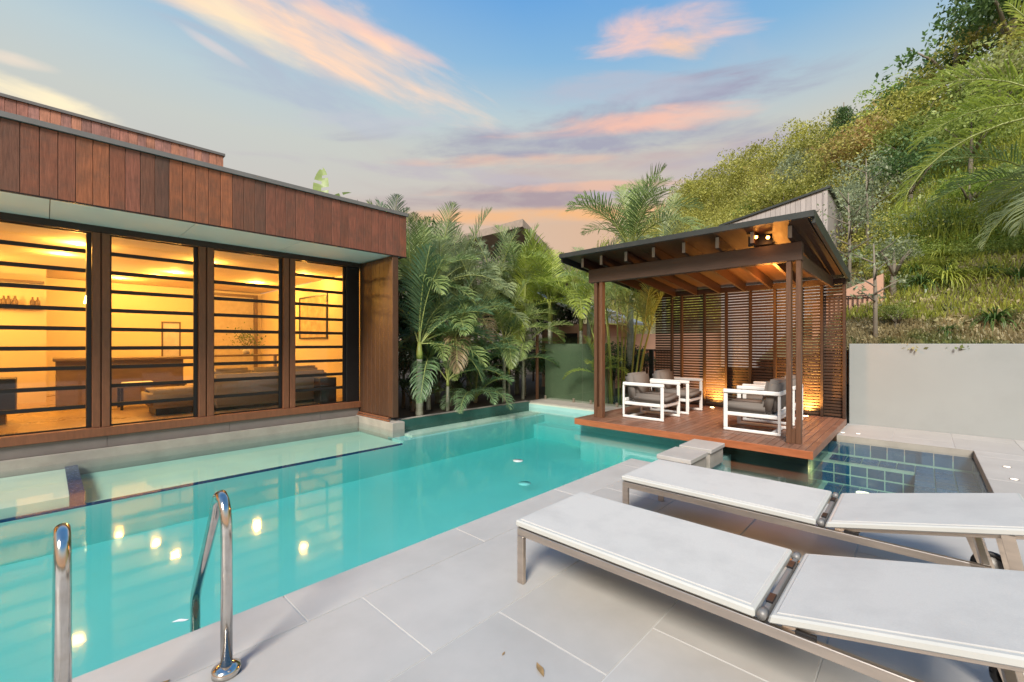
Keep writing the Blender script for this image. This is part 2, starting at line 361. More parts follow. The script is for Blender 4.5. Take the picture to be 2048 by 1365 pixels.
# the ground sheet, open where the pool and the spa are dug
for x0, x1, y0, y1 in ((-S, -6.3, -S, S), (-6.3, 10.4, -S, -.8), (-6.3, 10.4, 8.4, S), (10.4, S, -S, S), (-6.3, 10.4, -.8, 8.4)):
    if (x0, y0) == (-6.3, -.8): g.box(x0, x1, y0, y1, -1.72, -1.70)
    else: g.add([(x0, y0, -.06), (x1, y0, -.06), (x1, y1, -.06), (x0, y1, -.06)], [(0, 1, 2, 3)])
struct('ground', g, M['ground'])
terr = MB()
for x0, x1, y0, y1 in ((-6, 10.36, -8, -.56), (-6, 5.21, -.56, 2.76), (8.96, 10.36, -.56, 1.03)):
    terr.box(x0, x1, y0, y1, -.5, -.004)
for x0, x1, y0, y1 in ((-6, -1.6, -8, 2.78), (-1.6, 10.36, -8, -2.4)):
    terr.box(x0, x1, y0, y1, -.004, .0)
terrace = struct('terrace', terr, M['grout'])
def clip(rects, hole):
    out_ = []
    hx0, hx1, hy0, hy1 = hole
    for x0, x1, y0, y1 in rects:
        if x1 <= hx0 or x0 >= hx1 or y1 <= hy0 or y0 >= hy1: out_.append((x0, x1, y0, y1)); continue
        if x0 < hx0: out_.append((x0, hx0, y0, y1)); x0 = hx0
        if x1 > hx1: out_.append((hx1, x1, y0, y1)); x1 = hx1
        if y0 < hy0: out_.append((x0, x1, y0, hy0))
        if y1 > hy1: out_.append((x0, x1, hy1, y1))
    return [r for r in out_ if r[1] - r[0] > .02 and r[3] - r[2] > .02]
rows = [(2.42 - .69 * k, 2.42 - .69 * (k + 1)) for k in range(7)]
cells = []
for k, (y1, y0) in enumerate(rows):
    x = 1.28 + .455 * k - 1.36 * 4
    while x < 10.36:
        a, b = max(x, -1.6), min(x + 1.36, 10.36)
        if b - a > .02: cells.append((a, b, y0, y1))
        x += 1.36
xx = .97 - 1.31 * 2
while xx < 5.25:
    cells.append((max(xx, -1.6), min(xx + 1.31, 5.25), 2.42, 2.78)); xx += 1.31
rects = clip(cells, (5.25, 8.92, -.52, 4)); rects = clip(rects, (5.0, 10.36, 1.06, 2.41)) if False else rects
rects = [r for r in clip(rects, (8.9, 11, 1.03, 4))]
tmeshes = {}
for x0, x1, y0, y1 in rects:
    key = (round(x1 - x0, 2), round(y1 - y0, 2))
    if key not in tmeshes:
        h_, v_ = (x1 - x0) / 2 - .003, (y1 - y0) / 2 - .003
        mb = MB(); e = .003
        mb.add([(-h_, -v_, -.004), (h_, -v_, -.004), (h_, v_, -.004), (-h_, v_, -.004), (-h_ + e, -v_ + e, 0), (h_ - e, -v_ + e, 0), (h_ - e, v_ - e, 0), (-h_ + e, v_ - e, 0)],
               [(4, 5, 6, 7), (0, 1, 5, 4), (1, 2, 6, 5), (2, 3, 7, 6), (3, 0, 4, 7), (3, 2, 1, 0)])
        # coping front edge hangs down to the water
        tmeshes[key] = mb.mesh('tile')
    link('tile', tmeshes[key], M['tile'], terrace, at=((x0 + x1) / 2, (y0 + y1) / 2, 0.0015))
part('edge_strip', MB().box(-6, 5.25, 2.762, 2.78, -.06, -.005).box(5.212, 5.248, -.52, 2.76, -.2, -.005).box(5.25, 8.92, -.558, -.522, -.2, -.005).box(8.922, 8.958, -.52, 1.03, -.2, -.005), M['stone'], terrace)
# ---------------------------------------------------------------- pool and spa shells
P = MB()
P.box(-6, 8.3, 2.8, 6.7, -1.65, -.72)                  # floor
P.box(-6, 5.25, 2.55, 2.78, -1.65, -.10)               # terrace side wall
P.box(-6.2, -6.0, 2.55, 8.3, -1.65, -.05)
P.box(5.25, 7.05, 2.1, 2.45, -1.65, -.16)              # wall between pool and spa, under the stones
P.box(7.05, 7.25, 2.45, 4.62, -1.65, .015)             # wall carrying the deck
P.box(7.05, 8.3, 4.62, 4.8, -1.65, .015)
P.box(8.3, 8.5, 4.8, 7.2, -1.65, -.005)
P.box(-6, 4.33, 6.70, 8.3, -1.65, -.291)
P.box(4.33, 8.3, 6.70, 7.2, -1.65, -.221)
P.box(7.9, 8.3, 4.8, 6.7, -1.65, -.40)
P.box(5.25, 7.05, 2.45, 2.8, -1.65, -.50)
pool = struct('pool_basin', P, M['poolfin'])
lm = MB()
lm.box(.30, 4.33, 6.75, 8.3, -.29, -.27).box(-6, .18, 6.75, 8.3, -.29, -.16)
part('shelf', lm, M['ledge'], pool)
part('shelf', MB().box(4.6, 8.3, 6.82, 7.2, -.22, -.18), M['ledge'], pool)
part('mosaic_band', MB().box(.18, .30, 6.752, 8.3, -.29, -.13).box(-6, 4.33, 6.715, 6.748, -.29, -.262), M['bluetile'], pool)
part('waterline_band', MB().box(4.61, 8.34, 7.2, 7.26, -.42, .05), M['darktile'], pool)
part('drain_cover', MB().disc(5.2, 4.6, -.72, .10, .012), M['white'], pool)
sp = MB()
sp.box(5.2, 5.25, -.52, 2.1, -1.2, -.2).box(5.2, 8.95, -.56, -.52, -1.2, -.2).box(8.92, 8.96, -.52, 1.3, -1.2, -.2).box(5.2, 8.95, -.5, 2.1, -.75, -.67)
spa = struct('spa_basin', sp, M['spagrout'])
blk = MB().box(7.2, 10.3, 1.15, 2.44, -1.6, .015)
part('deck_footing', blk, mat('footing_tile', (.10, .13, .10), rough=.4, nscale=4, nvar=.2), spa)
part('bench', MB().box(5.25, 8.92, -.52, 0, -.67, -.325).box(8.35, 8.92, 0, 1.15, -.67, -.325), M['spagrout'], spa)
tl = MB().bbox(-.095, .095, -.095, .095, -.012, 0, .003).mesh('tile')
n_t = 0
for ix in range(18):
    for iy in range(11):
        x = 5.35 + .2 * ix; y = -.42 + .2 * iy
        inb = y < 0 or x > 8.35
        if x > 7.2 and y > 1.10: continue
        if x < 5.8 and n_t > 400: continue
        link('tile', tl, M['spatile'], spa, at=(x, y, -.31 if inb else -.658)); n_t += 1
for k in range(6):          # tiles on the bench front and the far wall
    for z in (-.418, -.573):
        o = link('tile', tl, M['spatile'], spa, at=(8.349, .1 + .2 * k, z), rot=(0, R(-90), 0)); o.scale = (.72, 1, 1)
    link('tile', tl, M['spatile'], spa, at=(8.919, .1 + .2 * k - .0, -.205), rot=(0, R(-90), 0))
for k in range(3): link('tile', tl, M['spatile'], spa, at=(8.919, -.42 + .2 * k, -.205), rot=(0, R(-90), 0))
for k in range(18): link('tile', tl, M['spatile'], spa, at=(5.35 + .2 * k, -.519, -.205), rot=(R(-90), 0, 0))
for (x, y) in ((7.35, .72), (7.62, .32), (8.05, .62), (6.6, .35)):
    part('light_fitting', MB().disc(x, y, -.657, .085, .012), M['lampspa'], spa)
lt = bpy.data.lights.new('spa_light', 'POINT'); lt.energy = 6; lt.color = (1, .88, .32); lt.shadow_soft_size = .05
lo = bpy.data.objects.new('spa_light', lt); C.objects.link(lo); lo.location = (7.45, 1.0, -.28); lo.parent = spa
# coping round the far edges
cp = MB()
cp.box(8.36, 9.3, 4.8, 7.3, -.3, .05)
ccop = struct('pool_coping', cp, M['stone'])
part('step_tread', MB().box(-6, 4.33, 8.32, 8.42, -.5, .035), M['stone'], ccop)
part('pier_block', MB().bbox(4.34, 4.60, 7.06, 8.6, -.5, .045, .006), M['stone'], ccop)
part('coping_edge', MB().box(4.6, 8.36, 7.262, 7.36, -.3, .055), M['stone'], ccop)
part('lip', MB().box(8.30, 8.36, 4.8, 7.2, -.004, .02), M['ledge'], ccop)
# water bodies (closed volumes so that they colour with depth)
def prism(poly, z0, z1):
    m = MB(); n = len(poly)
    m.add([(x, y, z0) for x, y in poly] + [(x, y, z1) for x, y in poly],
          [tuple(range(n))[::-1], tuple(range(n, 2 * n))] + [(i, (i + 1) % n, n + (i + 1) % n, n + i) for i in range(n)])
    return m
pw = prism([(-5.99, 2.765), (5.235, 2.765), (5.235, 2.105), (7.04, 2.105), (7.04, 4.81), (8.29, 4.81), (8.29, 7.195), (4.61, 7.195), (4.61, 7.05), (4.33, 7.05), (4.33, 8.31), (-5.99, 8.31)], -1.6, WZ)
o = struct('pool_water', pw, M['water'])
sw = prism([(5.255, -.515), (8.915, -.515), (8.915, 1.145), (7.19, 1.145), (7.19, 2.095), (5.255, 2.095)], -.66, WZ)
struct('spa_water', sw, M['spawater'])

# ---------------------------------------------------------------- house
house = thing('house', 'long flat-roofed timber house with glowing barred windows beside the pool', 'house', (2, 8.5, 0))
CL = {'o': (.33, .108, .044), 'm': (.26, .085, .042), 'd': (.185, .072, .040), 'b': (.22, .078, .045), 'r': (.25, .085, .050), 'k': (.145, .062, .038)}
seq = 'kdmddmmoomrdkoooooodkdbbbbbbrbrbrrrrbrrrd'
bw = .1443
bmh = MB().bbox(-.0695, .0695, -.011, .011, -.385, .385, .003).mesh('cladding_board')
def jit(c, a=.10): k = .98 * (1 + rnd.uniform(-a, a)); return tuple(v * k for v in c)
x = 4.72 - bw; i = 0
cols_rev = 'mrrrrbrrbrbbrbbbbkdd' + 'ooooo' + 'kd' + 'rmoommmddd' + 'dmdmodmdmmdmodmmd'
while x > -3:
    link('cladding_board', bmh, M['clad'], house, at=(x + bw / 2, 7.2, 3.535), color=jit(CL[cols_rev[i % len(cols_rev)]])); x -= bw; i += 1
for k in range(6):
    link('cladding_board', bmh, M['clad'], house, at=(4.72, 7.28 + bw * k, 3.535), color=jit(CL['b']), rot=(0, 0, R(90)))
part('capping', MB().box(-3.2, 4.745, 7.16, 7.42, 3.925, 3.985).box(4.6, 4.745, 7.42, 14, 3.925, 3.985), M['cap'], house)
part('drip_strip', MB().box(-3.2, 4.73, 7.19, 7.215, 3.135, 3.149), M['black'], house)
part('fascia_backing', MB().box(-3.2, 4.70, 7.215, 7.26, 3.16, 3.92).box(4.66, 4.70, 7.26, 12, 3.16, 3.92), M['black'], house)
part('roof', MB().box(-6, 4.66, 7.27, 14.9, 3.80, 3.92), M['roofdark'], house)
# soffit panels
xs = [-3.2, -1.35, .04, 1.42, 2.85, 4.66]
for a, b in zip(xs[:-1], xs[1:]):
    part('soffit_panel', MB().box(a + .004, b - .004, 7.262, 8.44, 3.155, 3.17), M['soffit'], house)
part('soffit_backing', MB().box(-3.2, 4.66, 7.262, 8.6, 3.175, 3.2), M['black'], house)
# upper volume
x = 2.87; i = 0
up = MB().bbox(-.0675, .0675, -.011, .011, -.45, .45, .003).mesh('cladding_board')
UC = [(.56, .25, .17), (.52, .22, .16), (.60, .26, .16), (.48, .23, .185)]
while x > -2.2:
    link('cladding_board', up, M['clad'], house, at=(x - .07, 12, 5.46), color=jit(UC[rnd.randrange(4)], .07)); x -= .14
part('capping', MB().box(-6, 2.90, 11.96, 12.2, 5.91, 5.965), M['cap'], house)
part('upper_wall', MB().box(-6, 2.84, 12.03, 16, 3.93, 5.9), M['plinth'], house)
# side fin of vertical boards
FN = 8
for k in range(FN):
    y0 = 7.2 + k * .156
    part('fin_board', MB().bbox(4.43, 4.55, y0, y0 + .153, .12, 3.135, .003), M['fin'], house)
part('fin_rail', MB().bbox(4.385, 4.428, 7.3, 8.44, .085, .115, .004), M['wood'], house)
part('fin_rail', MB().bbox(4.36, 4.40, 7.24, 8.44, .05, .075, .004), M['wood'], house)
part('plinth', MB().box(-6, 4.42, 8.45, 8.6, -.4, .20), M['plinth'], house)
for px_ in (-.9, .605, 2.11, 3.615):
    part('plinth_panel', MB().box(px_, px_ + 1.5 if px_ < 3 else 4.40, 8.437, 8.449, .036, .195), M['plinth'], house)
# frame
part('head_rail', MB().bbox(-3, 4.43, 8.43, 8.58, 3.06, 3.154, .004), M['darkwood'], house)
part('sill_rail', MB().bbox(-3, 4.43, 8.40, 8.58, .20, .325, .006), M['wood'], house)
gl = [(-.62 - .15, .447), (.635, 1.68), (1.885, 2.95), (3.155, 4.15)]
gl = [(-.785, .447), (.635, 1.68), (1.885, 2.95), (3.155, 4.15)]
mull = [(-2.2, -.79), (.449, .633), (1.682, 1.883), (2.952, 3.153), (4.152, 4.43)]
for k, (a, b) in enumerate(mull[1:4]):
    part('mullion', MB().bbox(a, a + (b - a) * .46, 8.425, 8.56, .326, 3.058, .005).bbox(a + (b - a) * .54, b, 8.415, 8.56, .326, 3.058, .005).box(a + .02, b - .02, 8.46, 8.55, .327, 3.057), M['wood'], house)
part('jamb', MB().bbox(4.152, 4.425, 8.45, 8.56, .326, 3.058, .005), M['black'], house)
part('jamb', MB().bbox(-2.2, -.787, 8.45, 8.56, .326, 3.058, .005), M['wood'], house)
barz = [2.79 - .2705 * k for k in range(9)]
for k, (a, b) in enumerate(gl):
    fr_ = part('window', MB().box(a, b, 8.50, 8.53, .326, .345).box(a, b, 8.50, 8.53, 3.04, 3.058).box(a, a + .02, 8.50, 8.53, .345, 3.04).box(b - .05, b, 8.50, 8.53, .345, 3.04).box(b - .058, b - .052, 8.498, 8.515, .345, 3.04), M['black'], house)
    link('glass', MB().box(a + .021, b - .051, 8.535, 8.541, .346, 3.039).mesh('glass'), M['glass'], fr_)
    sm = MB().bbox(a + .021, b - .06, 8.500, 8.530, -.027, .027, .004).mesh('bar')
    for z in barz: link('bar', sm, M['black'], fr_, at=(0, 0, z))
# room shell
rm = MB().box(-5, 4.6, 15, 15.1, .3, 3.05).box(4.6, 4.64, 8.6, 15.1, .3, 3.05).box(-5.1, -5, 8.6, 15, .3, 3.05)
part('room_wall', rm, M['room'], house)
part('room_floor', MB().box(-5.1, 4.6, 8.6, 15.1, .2, .30), M['roomfloor'], house)
part('room_ceiling', MB().box(-5.1, 4.6, 8.6, 15.1, 3.06, 3.14), M['room'], house)
part('partition_wall', MB().box(-5.0, .02, 13.2, 13.3, .3, 3.05), M['room'], house)
for (x, y) in ((.35, 9.6), (1.95, 11.9), (1.75, 12.9), (3.7, 12.4), (1.2, 13.9), (2.1, 9.9), (4.0, 10.2)):
    part('downlight', MB().disc(x, y, 3.046, .05, .012), M['lampwarm'], house)
def lamp(name, loc, e, col_, parent, size=.15):
    l = bpy.data.lights.new(name, 'POINT'); l.energy = e; l.color = col_; l.shadow_soft_size = size
    o = bpy.data.objects.new(name, l); C.objects.link(o); o.parent = parent; o.location = Vector(loc) - wpos(parent); return o
for loc, e in (((.35, 9.6, 2.98), 50), ((.2, 10.9, 2.98), 45), ((2.1, 9.9, 2.98), 40), ((1.95, 11.9, 2.98), 60), ((-2.6, 11, 2.9), 80), ((1.75, 12.9, 2.98), 60), ((3.7, 12.4, 2.98), 70), ((-.9, 12.2, 2.3), 45), ((1.2, 13.9, 2.9), 50), ((4.0, 10.2, 2.98), 40)):
    lamp('ceiling_lamp', loc, e * .95, (1, .46, .08), house, .07)

# furniture inside
kit = thing('kitchen_island', 'long dark timber kitchen bench seen through the two left windows', 'kitchen bench', (1.1, 12.2, .3))
part('carcass', MB().bbox(.14, 2.1, 11.95, 12.6, .3, 1.16, .01), M['joinery'], kit)
part('benchtop', MB().bbox(.10, 2.3, 11.85, 12.7, 1.161, 1.22, .01), M['joinery'], kit)
ot = thing('ottoman', 'pale square ottoman near the second window', 'ottoman', (1.6, 9.6, .3))
part('cushion', MB().bbox(1.16, 1.98, 9.2, 10.1, .42, .72, .06), M['sofa'], ot)
part('base', MB().box(1.26, 1.9, 9.3, 10.0, .3, .42), M['black'], ot)
sf = thing('sofa', 'long low beige sofa turned away behind the third and fourth windows', 'sofa', (3.1, 9.5, .3))
part('backrest', MB().bbox(2.03, 4.05, 9.1, 9.4, .36, .95, .05), M['sofa'], sf)
part('seat', MB().bbox(2.03, 4.05, 9.4, 10.2, .36, .66, .05), M['sofa'], sf)
for xx in (2.1, 2.74, 3.38): part('back_cushion', MB().bbox(xx, xx + .62, 9.42, 9.6, .67, 1.04, .05), M['sofa'], sf)
part('base', MB().box(2.1, 4.0, 9.2, 10.1, .3, .36), M['black'], sf)
o = part('speaker', MB().bbox(3.72, 4.05, 8.68, 8.98, .32, .82, .01), M['black'], None); tag(o, 'dark box standing on the floor behind the fourth window', 'speaker box')
o = part('tray', MB().bbox(.98, 1.42, 10.6, 11.0, .741, .78, .01), M['paperwhite'], None); tag(o, 'white tray on the low table in the second window', 'tray')
ct = thing('coffee_table', 'low dark table behind the ottoman in the second window', 'table', (1.3, 10.75, .3))
part('tabletop', MB().bbox(.9, 1.9, 10.5, 11.1, .70, .738, .01), M['joinery'], ct)
for dx in (.95, 1.85):
    for dy in (10.55, 11.05): part('leg', MB().box(dx - .02, dx + .02, dy - .02, dy + .02, .3, .70), M['black'], ct)
sb = thing('side_table', 'tall narrow table carrying the potted plant behind the third window', 'table', (3.1, 11.1, .3))
part('tabletop', MB().bbox(2.4, 3.75, 10.9, 11.3, 1.22, 1.26, .008), M['joinery'], sb)
for dx in (2.45, 3.70): part('leg', MB().box(dx - .02, dx + .02, 11.05, 11.15, .3, 1.22), M['joinery'], sb)
t = thing('wall_picture', 'large framed abstract print on the wall behind the fourth window', 'picture', (4.59, 11.1, 2.1))
part('frame', MB().box(4.565, 4.595, 10.3, 10.35, 1.62, 2.70).box(4.565, 4.595, 11.9, 11.95, 1.62, 2.70).box(4.565, 4.595, 10.35, 11.9, 1.62, 1.66).box(4.565, 4.595, 10.35, 11.9, 2.66, 2.70), M['black'], t)
part('print', MB().box(4.58, 4.594, 10.35, 11.9, 1.66, 2.66), M['art'], t)
t = thing('leaning_picture', 'narrow framed picture leaning near the end of the kitchen bench in the second window', 'picture', (2.1, 12.4, 1.22))
part('frame', MB().box(1.78, 1.81, 12.4, 12.43, 1.221, 2.0).box(2.1, 2.13, 12.4, 12.43, 1.221, 2.0).box(1.81, 2.1, 12.4, 12.43, 1.97, 2.0), M['joinery'], t)
part('print', MB().box(1.81, 2.1, 12.41, 12.425, 1.221, 1.97), M['paperwhite'], t)
t = thing('glazed_door', 'dark framed opening with a pale blind behind the third window', 'door', (3.9, 14.9, .3))
part('frame', MB().box(4.36, 4.46, 14.86, 14.98, .3, 2.98).box(3.1, 4.36, 14.88, 14.98, 2.90, 2.98).box(3.1, 3.16, 14.88, 14.98, .3, 2.90), M['joinery'], t)
part('blind', MB().box(3.16, 4.36, 14.92, 14.95, .6, 2.90), mat('blind_cloth', (.50, .45, .38), rough=.8), t)
t = thing('pendant_lamp', 'small glowing pendant lamp hanging behind the first window', 'lamp', (.62, 12.1, 2.3))
part('shade', MB().tube([(.62, 12.1, 2.30), (.62, 12.1, 2.46)], [.10, .07], 16), M['lampwarm'], t)
part('cord', MB().tube([(.62, 12.1, 2.46), (.62, 12.1, 3.05)], .006, 6), M['black'], t)
t = thing('wall_shelf', 'wall shelf behind the first window carrying a row of bottles', 'shelf', (-.8, 13.1, 2.3))
part('board', MB().box(-2.5, -.01, 12.95, 13.19, 2.20, 2.25), M['room'], t)
part('board', MB().box(-2.5, -.01, 12.95, 13.19, 2.72, 2.76), M['joinery'], t)
for k, xx in enumerate((-.76, -.68, -.55, -.49, -.40, -.17, -.10)):
    o = part('bottle', MB().tube([(xx, 13.05, 2.251), (xx, 13.05, 2.36), (xx, 13.05, 2.39), (xx, 13.05, 2.44)], [.04, .04, .016, .014], 10), M['joinery'], None)
    tag(o, 'small brown bottle on the wall shelf behind the first window', 'bottle', 'bottles on the wall shelf')
tv = thing('low_cabinet', 'dark low cabinet cut off by the frame edge behind the first window', 'cabinet', (-.6, 10, .3))
part('cabinet_body', MB().bbox(-1.4, -.30, 9.9, 10.4, .45, .98, .01), M['black'], tv)
part('cabinet_foot', MB().box(-1.3, -.4, 9.95, 10.3, .3, .449), M['joinery'], tv)
pp = thing('potted_plant', 'small leafy plant in a pot on the tall narrow table', 'potted plant', (3.1, 11.1, 1.26))
part('pot', MB().tube([(3.1, 11.1, 1.262), (3.1, 11.1, 1.38)], [.06, .08], 14), M['paperwhite'], pp)
PLANT_AT = pp

# ---------------------------------------------------------------- pavilion
pav = thing('pavilion', 'timber poolside pavilion with sloping roof, slatted screen and board deck', 'pavilion', (8.4, 2.9, 0))
DZ = .12
part('edge_board', MB().bbox(6.70, 6.735, 1.02, 4.70, .015, DZ - .002, .004), M['deckedge'], pav)
part('edge_board', MB().bbox(6.736, 10.1, 1.02, 1.05, .015, DZ - .02, .004), M['deck'], pav)
part('subframe', MB().box(6.76, 10.05, 1.07, 4.66, .018, .085), M['black'], pav)
nb = 40; pit = (4.72 - 1.018) / nb
dm = MB().bbox(-1.69, 1.69, -pit / 2 + .0035, pit / 2 - .0035, -.028, 0, .003).mesh('deck_board')
for k in range(nb):
    link('deck_board', dm, M['deck'], pav, at=(6.725 + 1.69, 1.018 + pit * (k + .5), DZ + rnd.uniform(-.0015, .0015)))
def postpair(y, cx_=7.115):
    for s in (-1, 1):
        part('post', MB().bbox(cx_ - .055, cx_ + .055, y + s * .058 - .030, y + s * .058 + .030, DZ, 2.645, .004), M['post'], pav)
    part('post_block', MB().box(cx_ - .04, cx_ + .04, y - .027, y + .027, DZ, DZ + .2), M['post'], pav)
postpair(1.30); postpair(4.42)
part('beam', MB().bbox(7.05, 7.10, 1.20, 4.62, 2.648, 2.90, .004), M['beam'], pav)
part('beam', MB().bbox(7.13, 7.18, 1.20, 4.62, 2.648, 2.90, .004), M['beam'], pav)
def roofz(x): return 3.155 - .10 * (x - 6.6)
for y in (4.62, 4.22, 3.73, 3.23, 2.73, 2.23, 1.76, 1.30):
    def zt(x): return roofz(x) - .035
    x0, x1 = 6.85, 10.08
    p = [(x0, y - .024, zt(x0) - .17), (x1, y - .024, zt(x1) - .17), (x1, y + .024, zt(x1) - .17), (x0, y + .024, zt(x0) - .17),
         (x0, y - .024, zt(x0)), (x1, y - .024, zt(x1)), (x1, y + .024, zt(x1)), (x0, y + .024, zt(x0))]
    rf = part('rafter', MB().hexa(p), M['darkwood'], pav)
    link('rafter_end', MB().box(x0 - .006, x0 - .001, y - .024, y + .024, zt(x0) - .17, zt(x0) - .01).mesh('rafter_end'), M['rafterend'], rf)
def slabx(x0, x1, y0, y1, dz0, dz1, m=None):
    return (m or MB()).hexa([(x0, y0, roofz(x0) + dz0), (x1, y0, roofz(x1) + dz0), (x1, y1, roofz(x1) + dz0), (x0, y1, roofz(x0) + dz0),
                      (x0, y0, roofz(x0) + dz1), (x1, y0, roofz(x1) + dz1), (x1, y1, roofz(x1) + dz1), (x0, y1, roofz(x0) + dz1)])
for a, b in ((1.08, 2.23), (2.23, 3.47), (3.47, 4.88)):
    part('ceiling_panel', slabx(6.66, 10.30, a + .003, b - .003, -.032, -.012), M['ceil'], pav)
part('roof_sheet', slabx(6.60, 10.34, 1.03, 4.93, -.008, .022), M['roofdark'], pav)
part('gutter', slabx(6.58, 6.64, .99, 4.96, -.055, .022), M['roofdark'], pav)
part('barge_board', slabx(6.645, 10.34, .985, 1.025, -.12, .04), M['roofdark'], pav)
part('barge_board', slabx(6.645, 10.34, 4.935, 4.965, -.12, .04), M['roofdark'], pav)
part('side_beam', MB().bbox(7.185, 10.05, 1.21, 1.25, 2.55, 2.74, .004), M['beam'], pav)
part('screen_head', MB().bbox(10.04, 10.15, 1.02, 4.72, 2.60, 2.72, .004), M['darkwood'], pav)
# screen
sm = MB().bbox(-.012, .012, -1.845, 1.845, -.022, .022, .003).mesh('slat')
for k in range(42):
    link('slat', sm, M['slat'], pav, at=(10.115, 2.87, .17 + .0585 * k))
for y in (4.29, 4.06, 3.55, 3.09, 2.62, 2.17, 1.72, 1.39, 1.05):
    part('screen_upright', MB().bbox(10.03, 10.10, y - .025, y + .025, DZ, 2.598, .004), M['slat'], pav)
part('screen_skirt', MB().box(10.12, 10.15, 1.02, 4.7, .0, .15), M['black'], pav)
# lights of the pavilion
sl = thing('spotlight', 'twin orange spotlights glowing under the pavilion eave', 'spotlight', (7.0, 1.66, 3.0))
part('back_plate', MB().box(7.03, 7.048, 1.55, 1.86, 2.92, 3.06), M['black'], sl)
for y, z in ((1.73, 3.03), (1.58, 3.0)):
    hd = part('head', MB().tube([(7.03, y, z + .02), (6.96, y, z), (6.93, y, z - .01)], [.025, .034, .034], 14), M['black'], sl)
    link('bulb', MB().tube([(6.929, y, z - .01), (6.92, y, z - .012)], .021, 14).mesh('bulb'), M['lamporange'], hd)
lamp('spot_lamp', (6.84, 1.66, 2.94), .9, (1, .36, .08), sl, .05)
lamp('under_eave_lamp', (8.9, 2.0, 2.42), 60, (1, .36, .06), sl, .12)
for k, (x, y) in enumerate(((9.84, 3.31), (9.9, 1.62))):
    t = thing('deck_light', ('round uplight in the deck behind the armchairs, washing the screen', 'round uplight in the deck near the front post, washing the screen')[k], 'uplight', (x, y, DZ))
    part('rim', MB().disc(x, y, DZ, .055, .006), M['steel'], t)
    part('lens', MB().disc(x, y, DZ + .006, .038, .004), M['lampwarm'], t)
    l = bpy.data.lights.new('uplight', 'SPOT'); l.energy = 260; l.color = (1, .52, .12); l.spot_size = R(120); l.spot_blend = .9; l.shadow_soft_size = .04
    lo = bpy.data.objects.new('uplight', l); C.objects.link(lo); lo.parent = t; lo.location = (0.02, 0, .03)
    lo.rotation_euler = Vector((.30, 0, 1)).to_track_quat('-Z', 'Y').to_euler()

# armchairs: local +x = the way the seat faces; width along y
def make_chair():
    t = thing('armchair', 'a', 'armchair', (0, 0, 0), group='white framed armchairs on the pavilion deck')
    D, W_, H = .80, .74, .66; b = .062; th = .035
    for s in (0, 1):
        y0 = 0 if s == 0 else W_ - th; fr_ = MB()
        fr_.bbox(0, D, y0, y0 + th + .02, H - b, H, .012).bbox(0, D, y0, y0 + th, 0, b * .8, .012)
        fr_.bbox(0, b * .6, y0, y0 + th, b * .7, H - b, .008).bbox(D - b, D, y0, y0 + th, b * .7, H - b, .012)
        part('side_frame', fr_, M['white'], t, local=True)
    part('seat_frame', MB().bbox(.02, D - .02, th, W_ - th, .235, .295, .012).bbox(.0, .05, th, W_ - th, .30, .36, .01), M['white'], t, local=True)
    part('stretcher', MB().bbox(.10, .14, th, W_ - th, .005, .045, .006), M['white'], t, local=True)
    part('back_frame', MB().bbox(.0, .035, th, W_ - th, H - b, H, .008), M['white'], t, local=True)
    sc_ = MB().bbox(.17, D + .01, .045, W_ - .045, .297, .455, .045); part('seat_cushion', sc_, M['cushion'], t, local=True)
    bc = MB().bbox(-.105, .105, .05, W_ - .05, -.26, .26, .05)
    bc.v = [(x * math.cos(.2) - z * math.sin(.2) + .15, y, x * math.sin(.2) + z * math.cos(.2) + .57) for x, y, z in bc.v]
    part('back_cushion', bc, M['cushion'], t, local=True)
    return t
ch = make_chair()
spots_ = [((7.43, 4.12), -90, 'left near armchair with grey cushions, beside the rear pavilion post'),
          ((8.52, 4.10), -90, 'armchair with grey cushions standing nearest the gate, before the glowing screen'),
          ((8.17, 1.53), 90, 'armchair with grey cushions right beside the front pavilion post, seen from its side'),
          ((9.30, 1.56), 90, 'armchair with grey cushions mostly hidden behind the one at the front post')]
for k, ((x, y), a, lab) in enumerate(spots_):
    c_ = ch if k == 0 else copy_tree(ch)
    c_.location = (x, y, DZ + .003); c_.rotation_euler.z = R(a); c_['label'] = lab

# stepping stones
for k, (x0, x1, lab) in enumerate(((5.30, 5.88, 'square grey stepping stone nearer the sun loungers'), (6.0, 6.55, 'square grey stepping stone touching the timber deck'))):
    t = thing('stepping_stone', lab, 'stepping stone', ((x0 + x1) / 2, 2.25, 0), group='stepping stones between pool and spa')
    part('slab', MB().bbox(x0, x1, 2.03, 2.46, .045, .10, .006), M['tile'], t)
    part('base', MB().box(x0 + .02, x1 - .02, 2.05, 2.44, -.158, .044), M['stone'], t)

